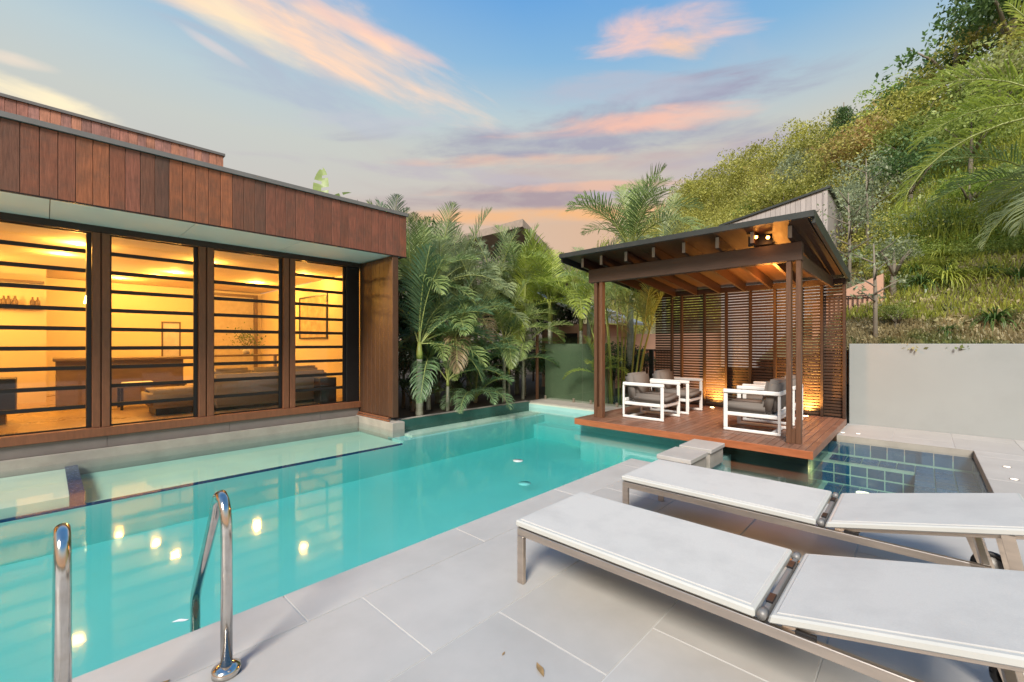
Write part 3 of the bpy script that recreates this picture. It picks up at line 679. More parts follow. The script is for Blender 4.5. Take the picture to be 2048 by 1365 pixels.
# ---------------------------------------------------------------- sun loungers
def make_lounger():
    t = thing('sun_lounger', 'x', 'sun lounger', group='white sun loungers on the terrace')
    Wd = .72; y1 = 1.86; yh = .50; ye = -.36
    fr_ = MB()
    for x in (0, Wd - .03): fr_.bbox(x, x + .03, ye + .12, y1, .300, .345, .003)
    fr_.bbox(.031, Wd - .031, y1 - .03, y1, .300, .345, .003).bbox(.031, Wd - .031, yh - .03, yh + .01, .30, .34, .003).bbox(.031, Wd - .031, ye + .12, ye + .15, .300, .345, .003)
    part('frame', fr_, M['steel'], t, local=True)
    for x in (0.0, Wd - .03): part('leg', MB().bbox(x, x + .03, y1 - .05, y1 - .0, 0, .299, .003), M['steel'], t, local=True)
    for x in (0.0, Wd - .03):
        part('leg', MB().hexa([(x, ye + .02, .02), (x + .03, ye + .02, .02), (x + .03, ye + .09, .02), (x, ye + .09, .02), (x, ye + .12, .345), (x + .03, ye + .12, .345), (x + .03, ye + .20, .345), (x, ye + .20, .345)]), M['steel'], t, local=True)
        part('prop', MB().hexa([(x, ye - .06, .02), (x + .03, ye - .06, .02), (x + .03, ye - .01, .02), (x, ye - .01, .02), (x + .002, ye + .04, .53), (x + .032, ye + .04, .53), (x + .032, ye + .09, .53), (x + .002, ye + .09, .53)]), M['steel'], t, local=True)
    seat = part('seat_panel', MB().bbox(-.005, Wd + .005, yh + .012, y1 + .01, .353, .392, .008), M['slingrim'], t, local=True)
    # woven top inset in the rim
    link('sling', MB().bbox(.02, Wd - .02, yh + .03, y1 - .01, .388, .397, .003).mesh('sling'), M['sling'], seat)
    Lb = .90; an = math.atan2(.195, .84)
    def tilt(m):
        o2 = []
        for x, s, n in m.v: # s along the back, n above it
            sag = 0.0
            o2.append((x, yh - .035 - s * math.cos(an) - n * math.sin(an) * -1 * -1, .353 + s * math.sin(an) + n * math.cos(an)))
        m.v = o2; m.f = [f[::-1] for f in m.f]; return m
    bk = part('back_panel', tilt(MB().bbox(-.005, Wd + .005, 0, Lb, 0, .039, .008)), M['slingrim'], t, local=True)
    link('sling', tilt(MB().bbox(.02, Wd - .02, .02, Lb - .02, .035, .044, .003)).mesh('sling'), M['sling'], bk)
    for x in (.03, Wd - .055): part('back_rail', tilt(MB().bbox(x, x + .025, .05, Lb - .05, -.03, -.001, .003)), M['steel'], t, local=True)
    hg = MB()
    for x in (.0, Wd - .05): hg.tube([(x, yh - .012, .372), (x + .05, yh - .012, .372)], .019, 12)
    hg.bbox(.06, Wd - .06, yh - .024, yh - .002, .335, .375, .004)
    part('hinge', hg, M['cap'], t, local=True)
    for x in (.12, Wd - .2): part('latch', MB().bbox(x, x + .08, yh - .028, yh + .0, .374, .384, .002), M['black'], t, local=True)
    for x in (.012, .10): part('adjuster', MB().bbox(x, x + .02, yh - .2, yh - .13, .335, .36, .002), M['black'], t, local=True)
    for x in (-.045, Wd + .015):
        wh = part('wheel', MB().tube([(x, ye + .06, .098), (x + .03, ye + .06, .098)], .060, 18), M['cap'], t, local=True)
        link('tyre', MB().tube([(x + .015, ye + .06 + .076 * math.cos(q), .098 + .076 * math.sin(q)) for q in [2 * math.pi * k / 20 for k in range(21)]], .017, 8, cap=False).mesh('tyre'), M['rubber'], wh)
    return t
l1 = make_lounger(); l1.location = (2.03, 0, 0); l1['label'] = 'near white sun lounger with raised back, closest to the camera'
l2 = copy_tree(l1); l2.location = (3.33, -.02, 0); l2.rotation_euler.z = R(.4); l2['label'] = 'further white sun lounger with raised back, beside the spa'

# ---------------------------------------------------------------- handrails
def handrail(x, lab):
    t = thing('handrail', lab, 'pool handrail', (x, 2.31, 0), group='steel pool ladder handrails')
    pts = [(0, 0, .02), (0, 0, .62), (0, .005, .68), (0, .02, .735), (0, .05, .775), (0, .09, .79), (0, .13, .775), (0, .165, .735), (0, .19, .68)]
    for k in range(1, 9):
        q = k / 8; pts.append((0, .19 + q * .385, .68 - q * .52))
    pts += [(0, .60, .11), (0, .606, .06), (0, .606, -.75)]
    part('rail', MB().tube(pts, .024, 20), M['chrome'], t, local=True)
    part('base_flange', MB().tube([(0, 0, .002), (0, 0, .03), (0, 0, .042)], [.058, .058, .03], 24), M['chrome'], t, local=True)
    part('bolt', MB().disc(.0, -.045, .03, .008, .006, 8), M['cap'], t, local=True)
    return t
handrail(.565, 'steel pool handrail with its round base on the coping, further from the frame edge')
handrail(.045, 'steel pool handrail at the corner, its base cut off by the frame')

# small lights, leaves
for k, (x, y, lab) in enumerate(((9.19, .98, 'recessed ground light in the paving nearest the deck corner'), (9.25, .78, 'recessed ground light in the paving, second from the deck corner'),
                                 (8.0, -.75, 'recessed ground light beyond the spa edge, nearer the wall'), (7.32, -.74, 'recessed ground light beside the spa, behind the further lounger'))):
    t = thing('ground_light', lab, 'ground light', (x, y, 0)); part('lens', MB().disc(x, y, .0015, .03, .005), M['lampwhite'], t); part('rim', MB().disc(x, y, .001, .04, .003), M['steel'], t)
def leafm(s):
    m = MB(); n = 7; top = []
    for k in range(n):
        q = k / (n - 1); wd = math.sin(q * math.pi) * .16 * s; z = .012 + .02 * math.sin(q * 4) ** 2
        top += [(q * s, -wd, z * s * 3), (q * s, 0, z * s * 1.2), (q * s, wd, z * s * 3)]
    m.add(top, [(3 * k + j, 3 * k + j + 3, 3 * k + j + 4, 3 * k + j + 1) for k in range(n - 1) for j in (0, 1)], True); return m
for (x, y, s, a, lab) in ((.38, 2.44, .11, 200, 'curled brown leaf on the coping between the handrails'), (1.53, 1.24, .09, 60, 'curled brown leaf on the paving at the bottom of the frame'), (1.50, 1.47, .03, 20, 'tiny brown leaf scrap on the paving near the lounger leg')):
    o = part('fallen_leaf', leafm(s), M['dryleaf'], None, at=(x, y, .004)); o.rotation_euler.z = R(a); tag(o, lab, 'leaf')
o = part('floating_petal', leafm(.085), M['petal'], None, at=(.49, 3.10, WZ + .001)); o.rotation_euler.z = R(-30); tag(o, 'white petal floating on the pool between the handrails', 'petal')
o = part('pool_return', MB().disc(4.55, 4.15, WZ - .07, .07, .012), M['white'], None); tag(o, 'round white skimmer lid just under the pool surface', 'skimmer lid')

# ---------------------------------------------------------------- boundary pieces
t = thing('retaining_wall', 'long smooth pale grey rendered wall at the foot of the hill', 'wall', (10.5, -4, 0))
part('wall_face', MB().bbox(10.36, 10.56, -16, 1.01, -.3, 1.50, .008), M['render'], t)
t = thing('glass_fence', 'green glass pool fence panels behind the far pool corner', 'fence', (8.95, 6, .05))
for a, b in ((6.06, 7.42), (4.85, 6.03)):
    part('panel', MB().box(8.95, 8.962, a, b, .07, 1.66), M['fenceglass'], t)
for y in (7.2, 6.3, 5.8, 5.1): part('clamp', MB().bbox(8.93, 8.98, y - .025, y + .025, .05, .15, .004), M['steel'], t)
t = thing('green_backing', 'dark green backing standing in for the hedge behind the glass pool fence', 'wall', (9.5, 6, 0))  # added sheet, its green imitates the hedge and foliage reflected in the glass
part('wall_face', MB().box(9.32, 9.42, 5.6, 7.5, -.1, 1.50), M['hedgegreen'], t)
t = thing('timber_marker', 'narrow reddish timber post standing among palms beside the glass fence', 'post', (9.0, 7.55, 0))
part('shaft', MB().bbox(9.0, 9.05, 7.50, 7.57, -.05, 1.74, .004), M['post'], t)
t = thing('paling_gate', 'brown timber paling gate between the palms and the pavilion screen', 'gate', (13, 6, 0))
for k in range(14): part('paling', MB().bbox(13.0, 13.02, 5.55 + .095 * k, 5.63 + .095 * k, -.05, 1.28, .003), M['wood'], t)
part('top_rail', MB().bbox(12.97, 13.0, 5.5, 6.9, 1.28, 1.33, .003), M['darkwood'], t)
t = thing('gate_latch_post', 'slim black gate post beside the rear left armchair', 'gate post', (10.4, 5.0, 0))
part('shaft', MB().bbox(10.45, 10.52, 4.95, 5.05, -.05, 1.36, .008), M['black'], t)
part('latch', MB().bbox(10.42, 10.45, 4.93, 5.0, 1.0, 1.12, .006), M['black'], t)
t = thing('terracotta_wall', 'terracotta rendered wall seen low between palm trunk and screen', 'wall', (14.5, 6.2, 0))
part('wall_face', MB().box(14.5, 14.7, 4.5, 8.0, -.05, 1.85), M['terracotta'], t)
t = thing('hillside_wall', 'terracotta wall with thin palings beside the retaining wall', 'wall', (12.4, .9, 1.4))
part('wall_face', MB().hexa([(12.4, .62, .6), (12.7, .62, .6), (12.7, 1.9, .6), (12.4, 1.9, .6), (12.4, .62, 3.02), (12.7, .62, 3.02), (12.7, 1.9, 2.45), (12.4, 1.9, 2.45)]), M['terracotta'], t)
for k in range(11): part('paling', MB().box(12.34, 12.36, .78 + .085 * k, .795 + .085 * k, 1.0, 2.55), M['black'], t)
part('top_rail', MB().box(12.335, 12.365, .74, 1.7, 2.551, 2.575), M['black'], t)
# neighbouring buildings
t = thing('boarded_gable', 'silver grey boarded building end rising above the pavilion roof', 'building', (14, 3, 1))
def gz(y): return 5.55 - (y - 1.81) * .19
for k in range(22):
    y = 1.81 + k * .12; part('board', MB().hexa([(14, y + .003, .8), (14.03, y + .003, .8), (14.03, y + .117, .8), (14, y + .117, .8), (14, y + .003, gz(y)), (14.03, y + .003, gz(y)), (14.03, y + .117, gz(y + .12)), (14, y + .117, gz(y + .12))]), M['greyboard'], t)
part('wall', MB().hexa([(14.03, 1.81, .8), (17.0, 1.81, .8), (17.0, 4.45, .8), (14.03, 4.45, .8), (14.03, 1.81, 5.53), (17.0, 1.81, 5.53), (17.0, 4.45, 5.02), (14.03, 4.45, 5.02)]), M['greyboard'], t)
part('roof', MB().hexa([(13.95, 1.75, gz(1.75) + .003), (17.1, 1.75, gz(1.75) + .003), (17.1, 4.5, gz(4.5) + .003), (13.95, 4.5, gz(4.5) + .003), (13.95, 1.75, gz(1.75) + .06), (17.1, 1.75, gz(1.75) + .06), (17.1, 4.5, gz(4.5) + .06), (13.95, 4.5, gz(4.5) + .06)]), M['roofdark'], t)
part('trim', MB().box(13.97, 14.0, 1.81, 1.90, .8, 5.5), M['greyboard'], t)
part('trim', MB().hexa([(13.97, 2.0, 5.02), (14, 2.0, 5.02), (14, 2.9, 4.85), (13.97, 2.9, 4.85), (13.97, 2.0, 5.09), (14, 2.0, 5.09), (14, 2.9, 4.92), (13.97, 2.9, 4.92)]), M['greyboard'], t)
t = thing('neighbour_house', 'grey house with tilted roof rising behind the middle palms', 'house', (16, 15, 0))
part('wall', MB().box(15.6, 21, 14.2, 20, -.05, 5.9), mat('neighbour_wall', (.22, .19, .16)), t)
part('roof', MB().hexa([(14.9, 13.3, 6.85), (22, 13.3, 3.2), (22, 22, 3.2), (14.9, 22, 6.85), (14.9, 13.3, 7.2), (22, 13.3, 3.55), (22, 22, 3.55), (14.9, 22, 7.2)]), M['rafterend'], t)
for k in range(3): fr_ = part('window', MB().box(15.55, 15.6, 14.6 + 1.7 * k, 15.9 + 1.7 * k, 3.2, 4.6), M['black'], t)
t = thing('garden_shed', 'small shed with a pale metal roof behind the glass fence', 'shed', (12.5, 9, 0))
part('wall', MB().box(12.0, 14.5, 7.6, 9.8, -.05, 2.15), M['terracotta'], t)
part('opening', MB().box(11.98, 12.0, 8.3, 8.8, 1.3, 1.85), M['black'], t)
part('roof', MB().hexa([(11.7, 7.3, 2.16), (14.8, 7.3, 2.16), (14.8, 10.1, 3.3), (11.7, 10.1, 3.3), (11.7, 7.3, 2.24), (14.8, 7.3, 2.24), (14.8, 10.1, 3.38), (11.7, 10.1, 3.38)]), mat('pale_roof_metal', (.62, .62, .60), rough=.4, metal=.2), t)

# garden bed
struct('garden_bed', MB().box(4.6, 9.28, 7.365, 8.6, -.3, .02).box(4.8, 30, 8.6, 30, -.3, -.01).box(9.3, 30, 4.75, 8.6, -.3, -.012), M['soil'])

# ---------------------------------------------------------------- hill
foot = [(10.5,-16,1.42),(10.5,-3,1.42),(10.5,0,1.42),(10.7,1.1,1.42),(14,3.5,1.0),(22,8,.5),(30,13,.3),(38,20,0.2),(50,33,0.2),(60,60,0.2)]
ridge = [(22,-22,16),(30,-3.3,14),(34,0,14),(40,3.8,15.0),(48,9.9,17.0),(54,16.7,18.2),(60,23,18.8),(66,31.7,18),(70,43,16),(75,74,13)]
def hp(a, b):
    a = max(0, min(a, 8.999)); i = int(a); q = a - i
    F = [foot[i][k] * (1 - q) + foot[i + 1][k] * q for k in range(3)]; G = [ridge[i][k] * (1 - q) + ridge[i + 1][k] * q for k in range(3)]
    return Vector([F[k] + (G[k] - F[k]) * b for k in range(3)])
from mathutils import noise
hb = MB(); NA, NB = 90, 60; vs_ = []
for i in range(NA + 1):
    for j in range(NB + 1):
        b = j / NB * 1.5; p = hp(9 * i / NA, min(b, 1.0))
        if b > 1:
            q = hp(9 * i / NA, 1) - hp(9 * i / NA, 0); q.z = 0; p += q * (b - 1); p.z *= 1 - (b - 1) * 1.9
        p.z += noise.noise(p * .25) * min(.55, b * 3) + noise.noise(p * .9) * .16 * min(1, b * 8) - .02
        if b == 0: p.z = min(p.z, 1.4)
        vs_.append(p)
hb.add(vs_, [(i * (NB + 1) + j, (i + 1) * (NB + 1) + j, (i + 1) * (NB + 1) + j + 1, i * (NB + 1) + j + 1) for i in range(NA) for j in range(NB)], True)
hill = struct('hill', hb, M['hill'])
from mathutils.bvhtree import BVHTree
bvh = BVHTree.FromPolygons(hb.v, hb.f)
def gz_(x, y):
    h = bvh.ray_cast(Vector((x, y, 80)), Vector((0, 0, -1)))
    return h[0].z if h[0] else -.05

# ---------------------------------------------------------------- plants
rg = np.random.default_rng(5)
def npmesh(name, V, F, mats):
    me = bpy.data.meshes.new(name); V = np.asarray(V, np.float32).reshape(-1, 3); F = np.asarray(F, np.int32); k = F.shape[1]
    me.vertices.add(len(V)); me.vertices.foreach_set('co', V.ravel())
    me.loops.add(F.size); me.loops.foreach_set('vertex_index', F.ravel()); me.polygons.add(len(F))
    me.polygons.foreach_set('loop_start', np.arange(0, F.size, k, dtype=np.int32)); me.polygons.foreach_set('loop_total', np.full(len(F), k, np.int32))
    me.update(calc_edges=True); me.materials.append(mats); return me
def leaves_at(Pn, size, up=.35, asp=.5):
    """one diamond leaf at each point"""
    n = len(Pn); d = rg.normal(size=(n, 3)); d /= np.linalg.norm(d, axis=1)[:, None]
    nm = rg.normal(size=(n, 3)); nm[:, 2] += up * 3; s = np.cross(d, nm); s /= np.linalg.norm(s, axis=1)[:, None] + 1e-6
    sz = (np.asarray(size) * rg.uniform(.6, 1.3, n))[:, None]
    V = np.stack([Pn, Pn + d * sz * .5 + s * sz * asp * .5, Pn + d * sz, Pn + d * sz * .5 - s * sz * asp * .5], 1).reshape(-1, 3)
    return V, np.arange(4 * n).reshape(-1, 4)
def cloud(n, lumps, rad, size, seed_, flat=1.0, lr=.42):
    """leaf positions in a lumpy crown"""
    c = rg.normal(size=(lumps, 3)); c /= np.linalg.norm(c, axis=1)[:, None]; c *= rg.uniform(.25, .8, lumps)[:, None]; c[:, 2] = np.abs(c[:, 2]) * 1.0 - .1
    r = rg.uniform(lr * .6, lr * 1.3, lumps); k = rg.integers(0, lumps, n)
    d = rg.normal(size=(n, 3)); d /= np.linalg.norm(d, axis=1)[:, None]; d[:, 2] = np.where(d[:, 2] < -.2, -d[:, 2], d[:, 2])
    Pn = c[k] + d * (r[k] * rg.uniform(.75, 1.08, n) ** .5)[:, None]
    return Pn * np.array(rad) * np.array([1, 1, flat])
crowns = {}
Pn = np.array([3.1, 11.1, 1.62]) + rg.normal(size=(260, 3)) * np.array([.17, .17, .12]); V_, F_ = leaves_at(Pn, .06)
link('leaves', npmesh('leaves', V_, F_, L['dark']), None, PLANT_AT)
stm = MB()
for k in range(9): stm.tube([(3.1, 11.1, 1.38), (3.1 + .12 * math.cos(k * 2.4), 11.1 + .12 * math.sin(k * 2.4), 1.55), (3.1 + .22 * math.cos(k * 2.4), 11.1 + .22 * math.sin(k * 2.4), 1.72)], .006, 5)
part('stem', stm, M['bark'], PLANT_AT)
def crown(kind):
    if kind not in crowns:
        n, lumps, size, lr, mt = {'bush': (3200, 34, .075, .30, 'hillgreen'), 'grey': (3400, 34, .055, .30, 'grey'), 'dark': (3000, 30, .075, .32, 'dark'), 'bright': (3000, 30, .070, .32, 'bright'),
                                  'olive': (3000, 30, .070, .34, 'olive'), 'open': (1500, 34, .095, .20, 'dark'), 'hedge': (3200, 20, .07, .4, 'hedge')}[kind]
        res = []
        for q in range(3):
            V, F = leaves_at(cloud(n, lumps, (1, 1, 1), size, q, lr=lr), size)
            res.append(npmesh('crown', V, F, L[mt]))
        crowns[kind] = res
    return crowns[kind][rnd.randrange(3)]
def tree(name, lab, cat, kind, x, y, r, h, hh=None, trunk=True, group=None, z=None, tr=.06):
    """r crown radius, h height of the crown's middle above ground, hh vertical radius"""
    z = gz_(x, y) - .05 if z is None else z
    t = thing(name, lab, cat, (x, y, z), group=group)
    c = link('crown', crown(kind), None, t, at=(0, 0, h), local=True); c.scale = (r, r * rnd.uniform(.85, 1.15), hh or r); c.rotation_euler.z = rnd.uniform(0, 6)
    if trunk:
        mb = MB().tube([(0, 0, -.2), (.04 * h, .02, h * .4), (0, 0, h * .8), (.05, 0, h + (hh or r) * .4)], [tr * 1.3, tr, tr * .7, tr * .2], 7)
        for k in range(4):
            a = k * 1.7 + rnd.random(); e = Vector((math.cos(a) * r * .6, math.sin(a) * r * .6, h + .3 * (hh or r)))
            mb.tube([(0, 0, h * .6), e * .5 + Vector((0, 0, h * .4)), e], [tr * .6, tr * .4, tr * .1], 5)
        part('trunk', mb, M['bark'], t, local=True)
    return t
# fronds --------------------------------------------------------
def frond(L_, e0, bend, nl=42, ll=.48, wd=.0115, droop=.5, vee=.35, seed=0, lift=0.0):
    r = random.Random(seed); n = 14; pts = [Vector((0, 0, 0))]; tg = []
    for k in range(n):
        q = k / (n - 1); e = e0 - bend * q ** 1.3; d = Vector((math.cos(e), math.sin(q * 2) * .06 * (1 if seed % 2 else -1), math.sin(e))); tg.append(d.normalized()); pts.append(pts[-1] + d * L_ / n)
    def at(q):
        f = q * (n - .001); i = int(f); return pts[i].lerp(pts[i + 1], f - i), tg[min(i, n - 1)]
    V, F = [], []
    for k in range(nl):
        q = .16 + .84 * k / (nl - 1); p, t_ = at(min(q, .999))
        side = t_.cross(Vector((0, 0, 1))); side = side.normalized() if side.length > .05 else Vector((0, 1, 0)); upv = side.cross(t_).normalized()
        prof = max(.12, math.sin(min(1, (q - .10) * 1.12) * math.pi) ** .6) * ll * L_ / 2
        for s in (-1, 1):
            ln = prof * r.uniform(.85, 1.1); d = (side * s * (1 - .45 * q) + t_ * (.45 + .5 * q + r.uniform(-.10, .10)) + upv * vee * r.uniform(.2, 1.6)).normalized()
            g_ = Vector((0, 0, -1)) * r.uniform(.6, 1.6); w_ = (t_ - d * t_.dot(d)).normalized() * wd * L_ / 2
            a0 = p; a1 = p + d * ln * .5; a2 = a1 + (d + g_ * droop * .6).normalized() * ln * .3; a3 = a2 + (d + g_ * droop * 1.6).normalized() * ln * .25
            b = len(V); V += [a0 - w_ * .5, a0 + w_ * .5, a1 - w_, a1 + w_, a2 - w_ * .7, a2 + w_ * .7, a3, a3 + w_ * .05]
            F += [(b, b + 1, b + 3, b + 2), (b + 2, b + 3, b + 5, b + 4), (b + 4, b + 5, b + 7, b + 6)]
    me = MB(); me.add(V, F)
    return me, pts
frs = {}
def frondmesh(kind, colr):
    key = (kind, colr)
    if key not in frs:
        res = []
        e0, bend, droop = {'up': (1.42, .55, .25), 'mid': (1.05, 1.35, .45), 'low': (.55, 1.45, .6), 'hang': (.15, 1.5, .8)}[kind]
        for q in range(2):
            me, pts = frond(1.0 * 2, e0 + (q - .5) * .12, bend + (q - .5) * .2, droop=droop, seed=q + hash_(kind), ll=.50)
            nleaf = len(me.f); me.tube(pts[::2] + [pts[-1]], [.018 * (1 - .85 * k / 8) for k in range(len(pts[::2]) + 1)], 5, cap=False)
            mm = me.mesh('frond'); mm.materials.append(L[colr]); mm.materials.append(M['rachis'])
            idx = [0] * nleaf + [1] * (len(me.f) - nleaf); mm.polygons.foreach_set('material_index', idx)
            res.append(mm)
        frs[key] = res
    return rnd.choice(frs[key])
def hash_(s): return sum(ord(c_) for c_ in s)
def palm(lab, x, y, zc_, Lf, colr, nf=11, tr=.055, z0=-.02, lean=(0, 0), kinds=None, group='feather palms behind the pool', shaft=True, cat='palm tree', az0=None, stems=None):
    t = thing('palm', lab, cat, (x, y, z0), group=group); h = zc_ - z0
    if h > .25:
        mb = MB(); n = max(6, int(h * 9)); pts = []; rr = []
        for k in range(n + 1):
            q = k / n; pts.append((lean[0] * q * q, lean[1] * q * q, h * .80 * q)); rr.append(tr * (1.25 - .35 * q) * (1.06 if k % 2 else .97))
        mb.tube(pts, rr, 10); part('trunk', mb, M['palmtrunk'], t, local=True)
        part('crownshaft', MB().tube([(lean[0], lean[1], h * .79), (lean[0], lean[1], h * .86), (lean[0] * 1.05, lean[1], h + .03)], [tr * .95, tr * 1.1, tr * .6], 10), M['shaft'], t, local=True)
    ks = kinds or ['up', 'up', 'mid', 'mid', 'mid', 'mid', 'low', 'low', 'low', 'hang', 'mid', 'low', 'up']
    a = az0 if az0 is not None else rnd.uniform(0, 6)
    for k in range(nf):
        kd = ks[k % len(ks)]; dead = k == nf - 1 and nf > 10 and h > 1.4 and (int(x * 10) % 2 == 0)
        if dead: kd = 'hang'
        me = frondmesh(kd, 'dead' if dead else ('palm_mid' if colr == 'palm_dark' and k % 4 == 3 else colr))
        o = link('frond', me, None, t, at=(lean[0], lean[1], h - (.05 if kd in ('up', 'mid') else .0)), local=True)
        s = Lf / 2 * rnd.uniform(.85, 1.12); o.scale = (s, s, s); a += 2.4 + rnd.uniform(-.3, .3)
        for _ in range(24):
            rch = (.45 if kd == 'up' else .8) * Lf
            ex, ey = x + lean[0] + math.cos(a) * rch, y + lean[1] + math.sin(a) * rch; mx_, my_ = (x + ex) / 2, (y + ey) / 2
            bad = ((ex < 4.95 and y < 12) or (zc_ < 3 and ey < 6.6 and x < 9) or (6.5 < ex < 10.4 and .9 < ey < 4.9 and zc_ < 3.5))
            if not bad: break
            a += 1.1
        o.rotation_euler = (rnd.uniform(-.12, .12), rnd.uniform(-.1, .1), a)
    return t
palm('palm with a thick pale ringed trunk beside the house corner', 5.27, 7.55, 1.50, 1.95, 'palm_dark', 14, .062)
palm('slim young palm with upright dark green leaves right of the pale trunked palm', 6.06, 7.62, .72, 1.75, 'palm_dark', 9, .034, kinds=['up', 'up', 'mid', 'up', 'mid', 'low', 'mid'])
palm('slender grey trunked palm in the middle of the bed', 7.97, 7.75, 1.6, 1.7, 'palm_mid', 11, .040)
palm('low spreading palm at the water edge, its fronds near the ground', 7.0, 7.75, .22, 1.35, 'palm_dark', 11, .03, kinds=['low', 'mid', 'low', 'mid', 'up'], cat='palm')
palm('tall palm standing behind the pavilion roof against the sky', 11.08, 5.9, 4.15, 2.35, 'palm_mid', 15, .085, kinds=['up', 'mid', 'mid', 'up', 'mid', 'low', 'mid', 'low', 'up', 'mid'])
palm('palm whose fronds fill the gap right of the house corner at eave height', 5.75, 8.5, 2.45, 2.0, 'palm_mid', 14, .06)
palm('palm whose crown stands behind the pale trunked palm', 6.75, 8.9, 2.9, 2.0, 'palm_pale', 13, .06)
palm('tall palm left of the grey neighbouring roof', 8.4, 9.6, 3.35, 2.1, 'palm_pale', 13, .06)
palm('palm in front of the grey neighbouring roof', 9.6, 8.8, 3.2, 2.1, 'palm_mid', 13, .06)
palm('palm right under the low end of the grey neighbouring roof', 9.9, 7.8, 2.7, 2.0, 'palm_yellow', 12, .055)
palm('yellow green palm left of the pavilion eave', 10.0, 6.8, 2.35, 2.0, 'palm_yellow', 12, .05)
palm('palm whose tips stand against the orange sky right of the roof fascia', 7.1, 9.9, 3.2, 1.9, 'palm_mid', 11, .055)
palm('palm showing one dark frond above the end of the roof fascia', 5.75, 9.4, 3.5, 1.6, 'palm_dark', 6, .05, kinds=['up', 'up', 'mid'])
palm('palm hidden behind the yellow green one, near the pavilion', 11.6, 7.6, 3.1, 2.1, 'palm_pale', 12, .06)
palm('low palm whose fronds show above the middle of the pavilion roof', 14.6, 6.5, 4.6, 2.2, 'palm_pale', 11, .07)
palm('middle storey palm with fine fronds in the centre of the bed', 7.6, 8.4, 2.1, 1.8, 'palm_pale', 12, .04)
palm('small palm with bright fronds behind the glass fence', 9.15, 5.75, .75, 1.0, 'palm_yellow', 9, .03, cat='palm')
palm('short dark palm between the two trunks at the house corner', 5.9, 8.1, 1.15, 1.7, 'palm_dark', 12, .04)
palm('short dark palm nearest the glass fence', 8.3, 7.9, .9, 1.5, 'palm_dark', 11, .035, kinds=['mid', 'low', 'mid', 'up', 'low'])
palm('leafy palm behind the slim young palm', 6.6, 8.2, 1.75, 1.9, 'palm_dark', 13, .04)
palm('small palm filling the shade behind the low spreading palm', 7.4, 8.2, .7, 1.5, 'palm_dark', 11, .035)
palm('pale palm crossing in front of the grey neighbouring house wall', 8.9, 9.0, 2.8, 2.0, 'palm_pale', 13, .05)
palm('bright palm below the high corner of the grey neighbouring roof', 9.3, 8.25, 2.35, 1.9, 'palm_yellow', 13, .045)
palm('pale palm half hidden left of the slender grey trunked palm', 7.6, 9.35, 2.8, 2.0, 'palm_pale', 13, .05)
palm('palm filling the gap over the green backing, its trunk hidden by fronds', 10.6, 8.3, 2.7, 2.0, 'palm_yellow', 13, .05)
palm('low palm in front of the slender grey trunked palm', 8.7, 7.75, 1.35, 1.5, 'palm_mid', 12, .035)
# clumping golden canes behind the left post
t = thing('cane_palm_clump', 'clump of yellow green palm canes behind the left pavilion post', 'palm clump', (9.75, 5.45, -.02))
for k in range(11):
    a = k * 2.4; r0 = .06 + .05 * (k % 4); bx, by = r0 * math.cos(a) * 2.4, r0 * math.sin(a) * 2.4; hx = rnd.uniform(1.7, 2.6); lx, ly = bx * 1.9, by * 1.9
    part('cane', MB().tube([(bx, by, 0), (bx * 1.2, by * 1.2, hx * .35), (bx * 1.5, by * 1.5, hx * .7), (lx, ly, hx)], [.028, .024, .022, .016], 8), M['shaft'], t, local=True)
    for q in range(3):
        o = link('frond', frondmesh(rnd.choice(['up', 'mid', 'mid']), 'palm_mid'), None, t, at=(lx, ly, hx - .05), local=True); s = rnd.uniform(.6, .8); o.scale = (s, s, s); o.rotation_euler.z = a + q * 2.1
# palm hanging into the frame at the right
palm('large palm drooping long fronds down the right edge of the photo', 12.7, -1.95, 5.75, 2.7, 'palm_yellow', 16, .12, z0=gz_(12.7, -1.95) - .1, kinds=['mid', 'low', 'hang', 'low', 'mid', 'hang', 'up', 'mid', 'low'], group='palms on the hillside')
palm('smaller palm below the drooping one at the right edge', 14.6, -2.15, 4.7, 2.4, 'palm_mid', 13, .09, z0=gz_(14.6, -2.15) - .1, kinds=['low', 'hang', 'mid', 'low', 'hang', 'mid'], group='palms on the hillside')
palm('grey green palm overhanging the slope at the right edge', 11.9, -2.6, 4.3, 2.2, 'palm_pale', 13, .08, z0=gz_(11.9, -2.6) - .1, kinds=['low', 'hang', 'hang', 'mid', 'low'], group='palms on the hillside')
# banana leaves behind the roof
t = thing('banana_plant', 'banana plant with torn paddle leaves showing above the roof fascia', 'banana plant', (5.45, 13.1, .8))
part('stem', MB().tube([(0, 0, -.85), (.05, 0, 2.5), (0, 0, 5.0)], [.16, .13, .08], 10), M['shaft'], t, local=True)
def paddle(Lp, wd, e0, bend, az, at):
    m = MB(); n = 14; p = Vector((0, 0, 0)); e = e0; V = []
    for k in range(n + 1):
        q = k / n; d = Vector((math.cos(e), 0, math.sin(e))); up_ = Vector((-math.sin(e), 0, math.cos(e)))
        ww = wd * math.sin(min(1, q * .92 + .08) * math.pi) ** .7
        V += [p + Vector((0, -ww, 0)) + up_ * ww * .35, p, p + Vector((0, ww, 0)) + up_ * ww * .35]; p = p + d * Lp / n; e -= bend / n
    F = []
    for k in range(n):
        if k % 4 != 2: F.append((3 * k, 3 * k + 3, 3 * k + 4, 3 * k + 1))
        if k % 5 != 3: F.append((3 * k + 1, 3 * k + 4, 3 * k + 5, 3 * k + 2))
    m.add(V, F, True); o = part('leaf', m, L['palm_mid'], t, local=True, at=at); o.rotation_euler.z = az
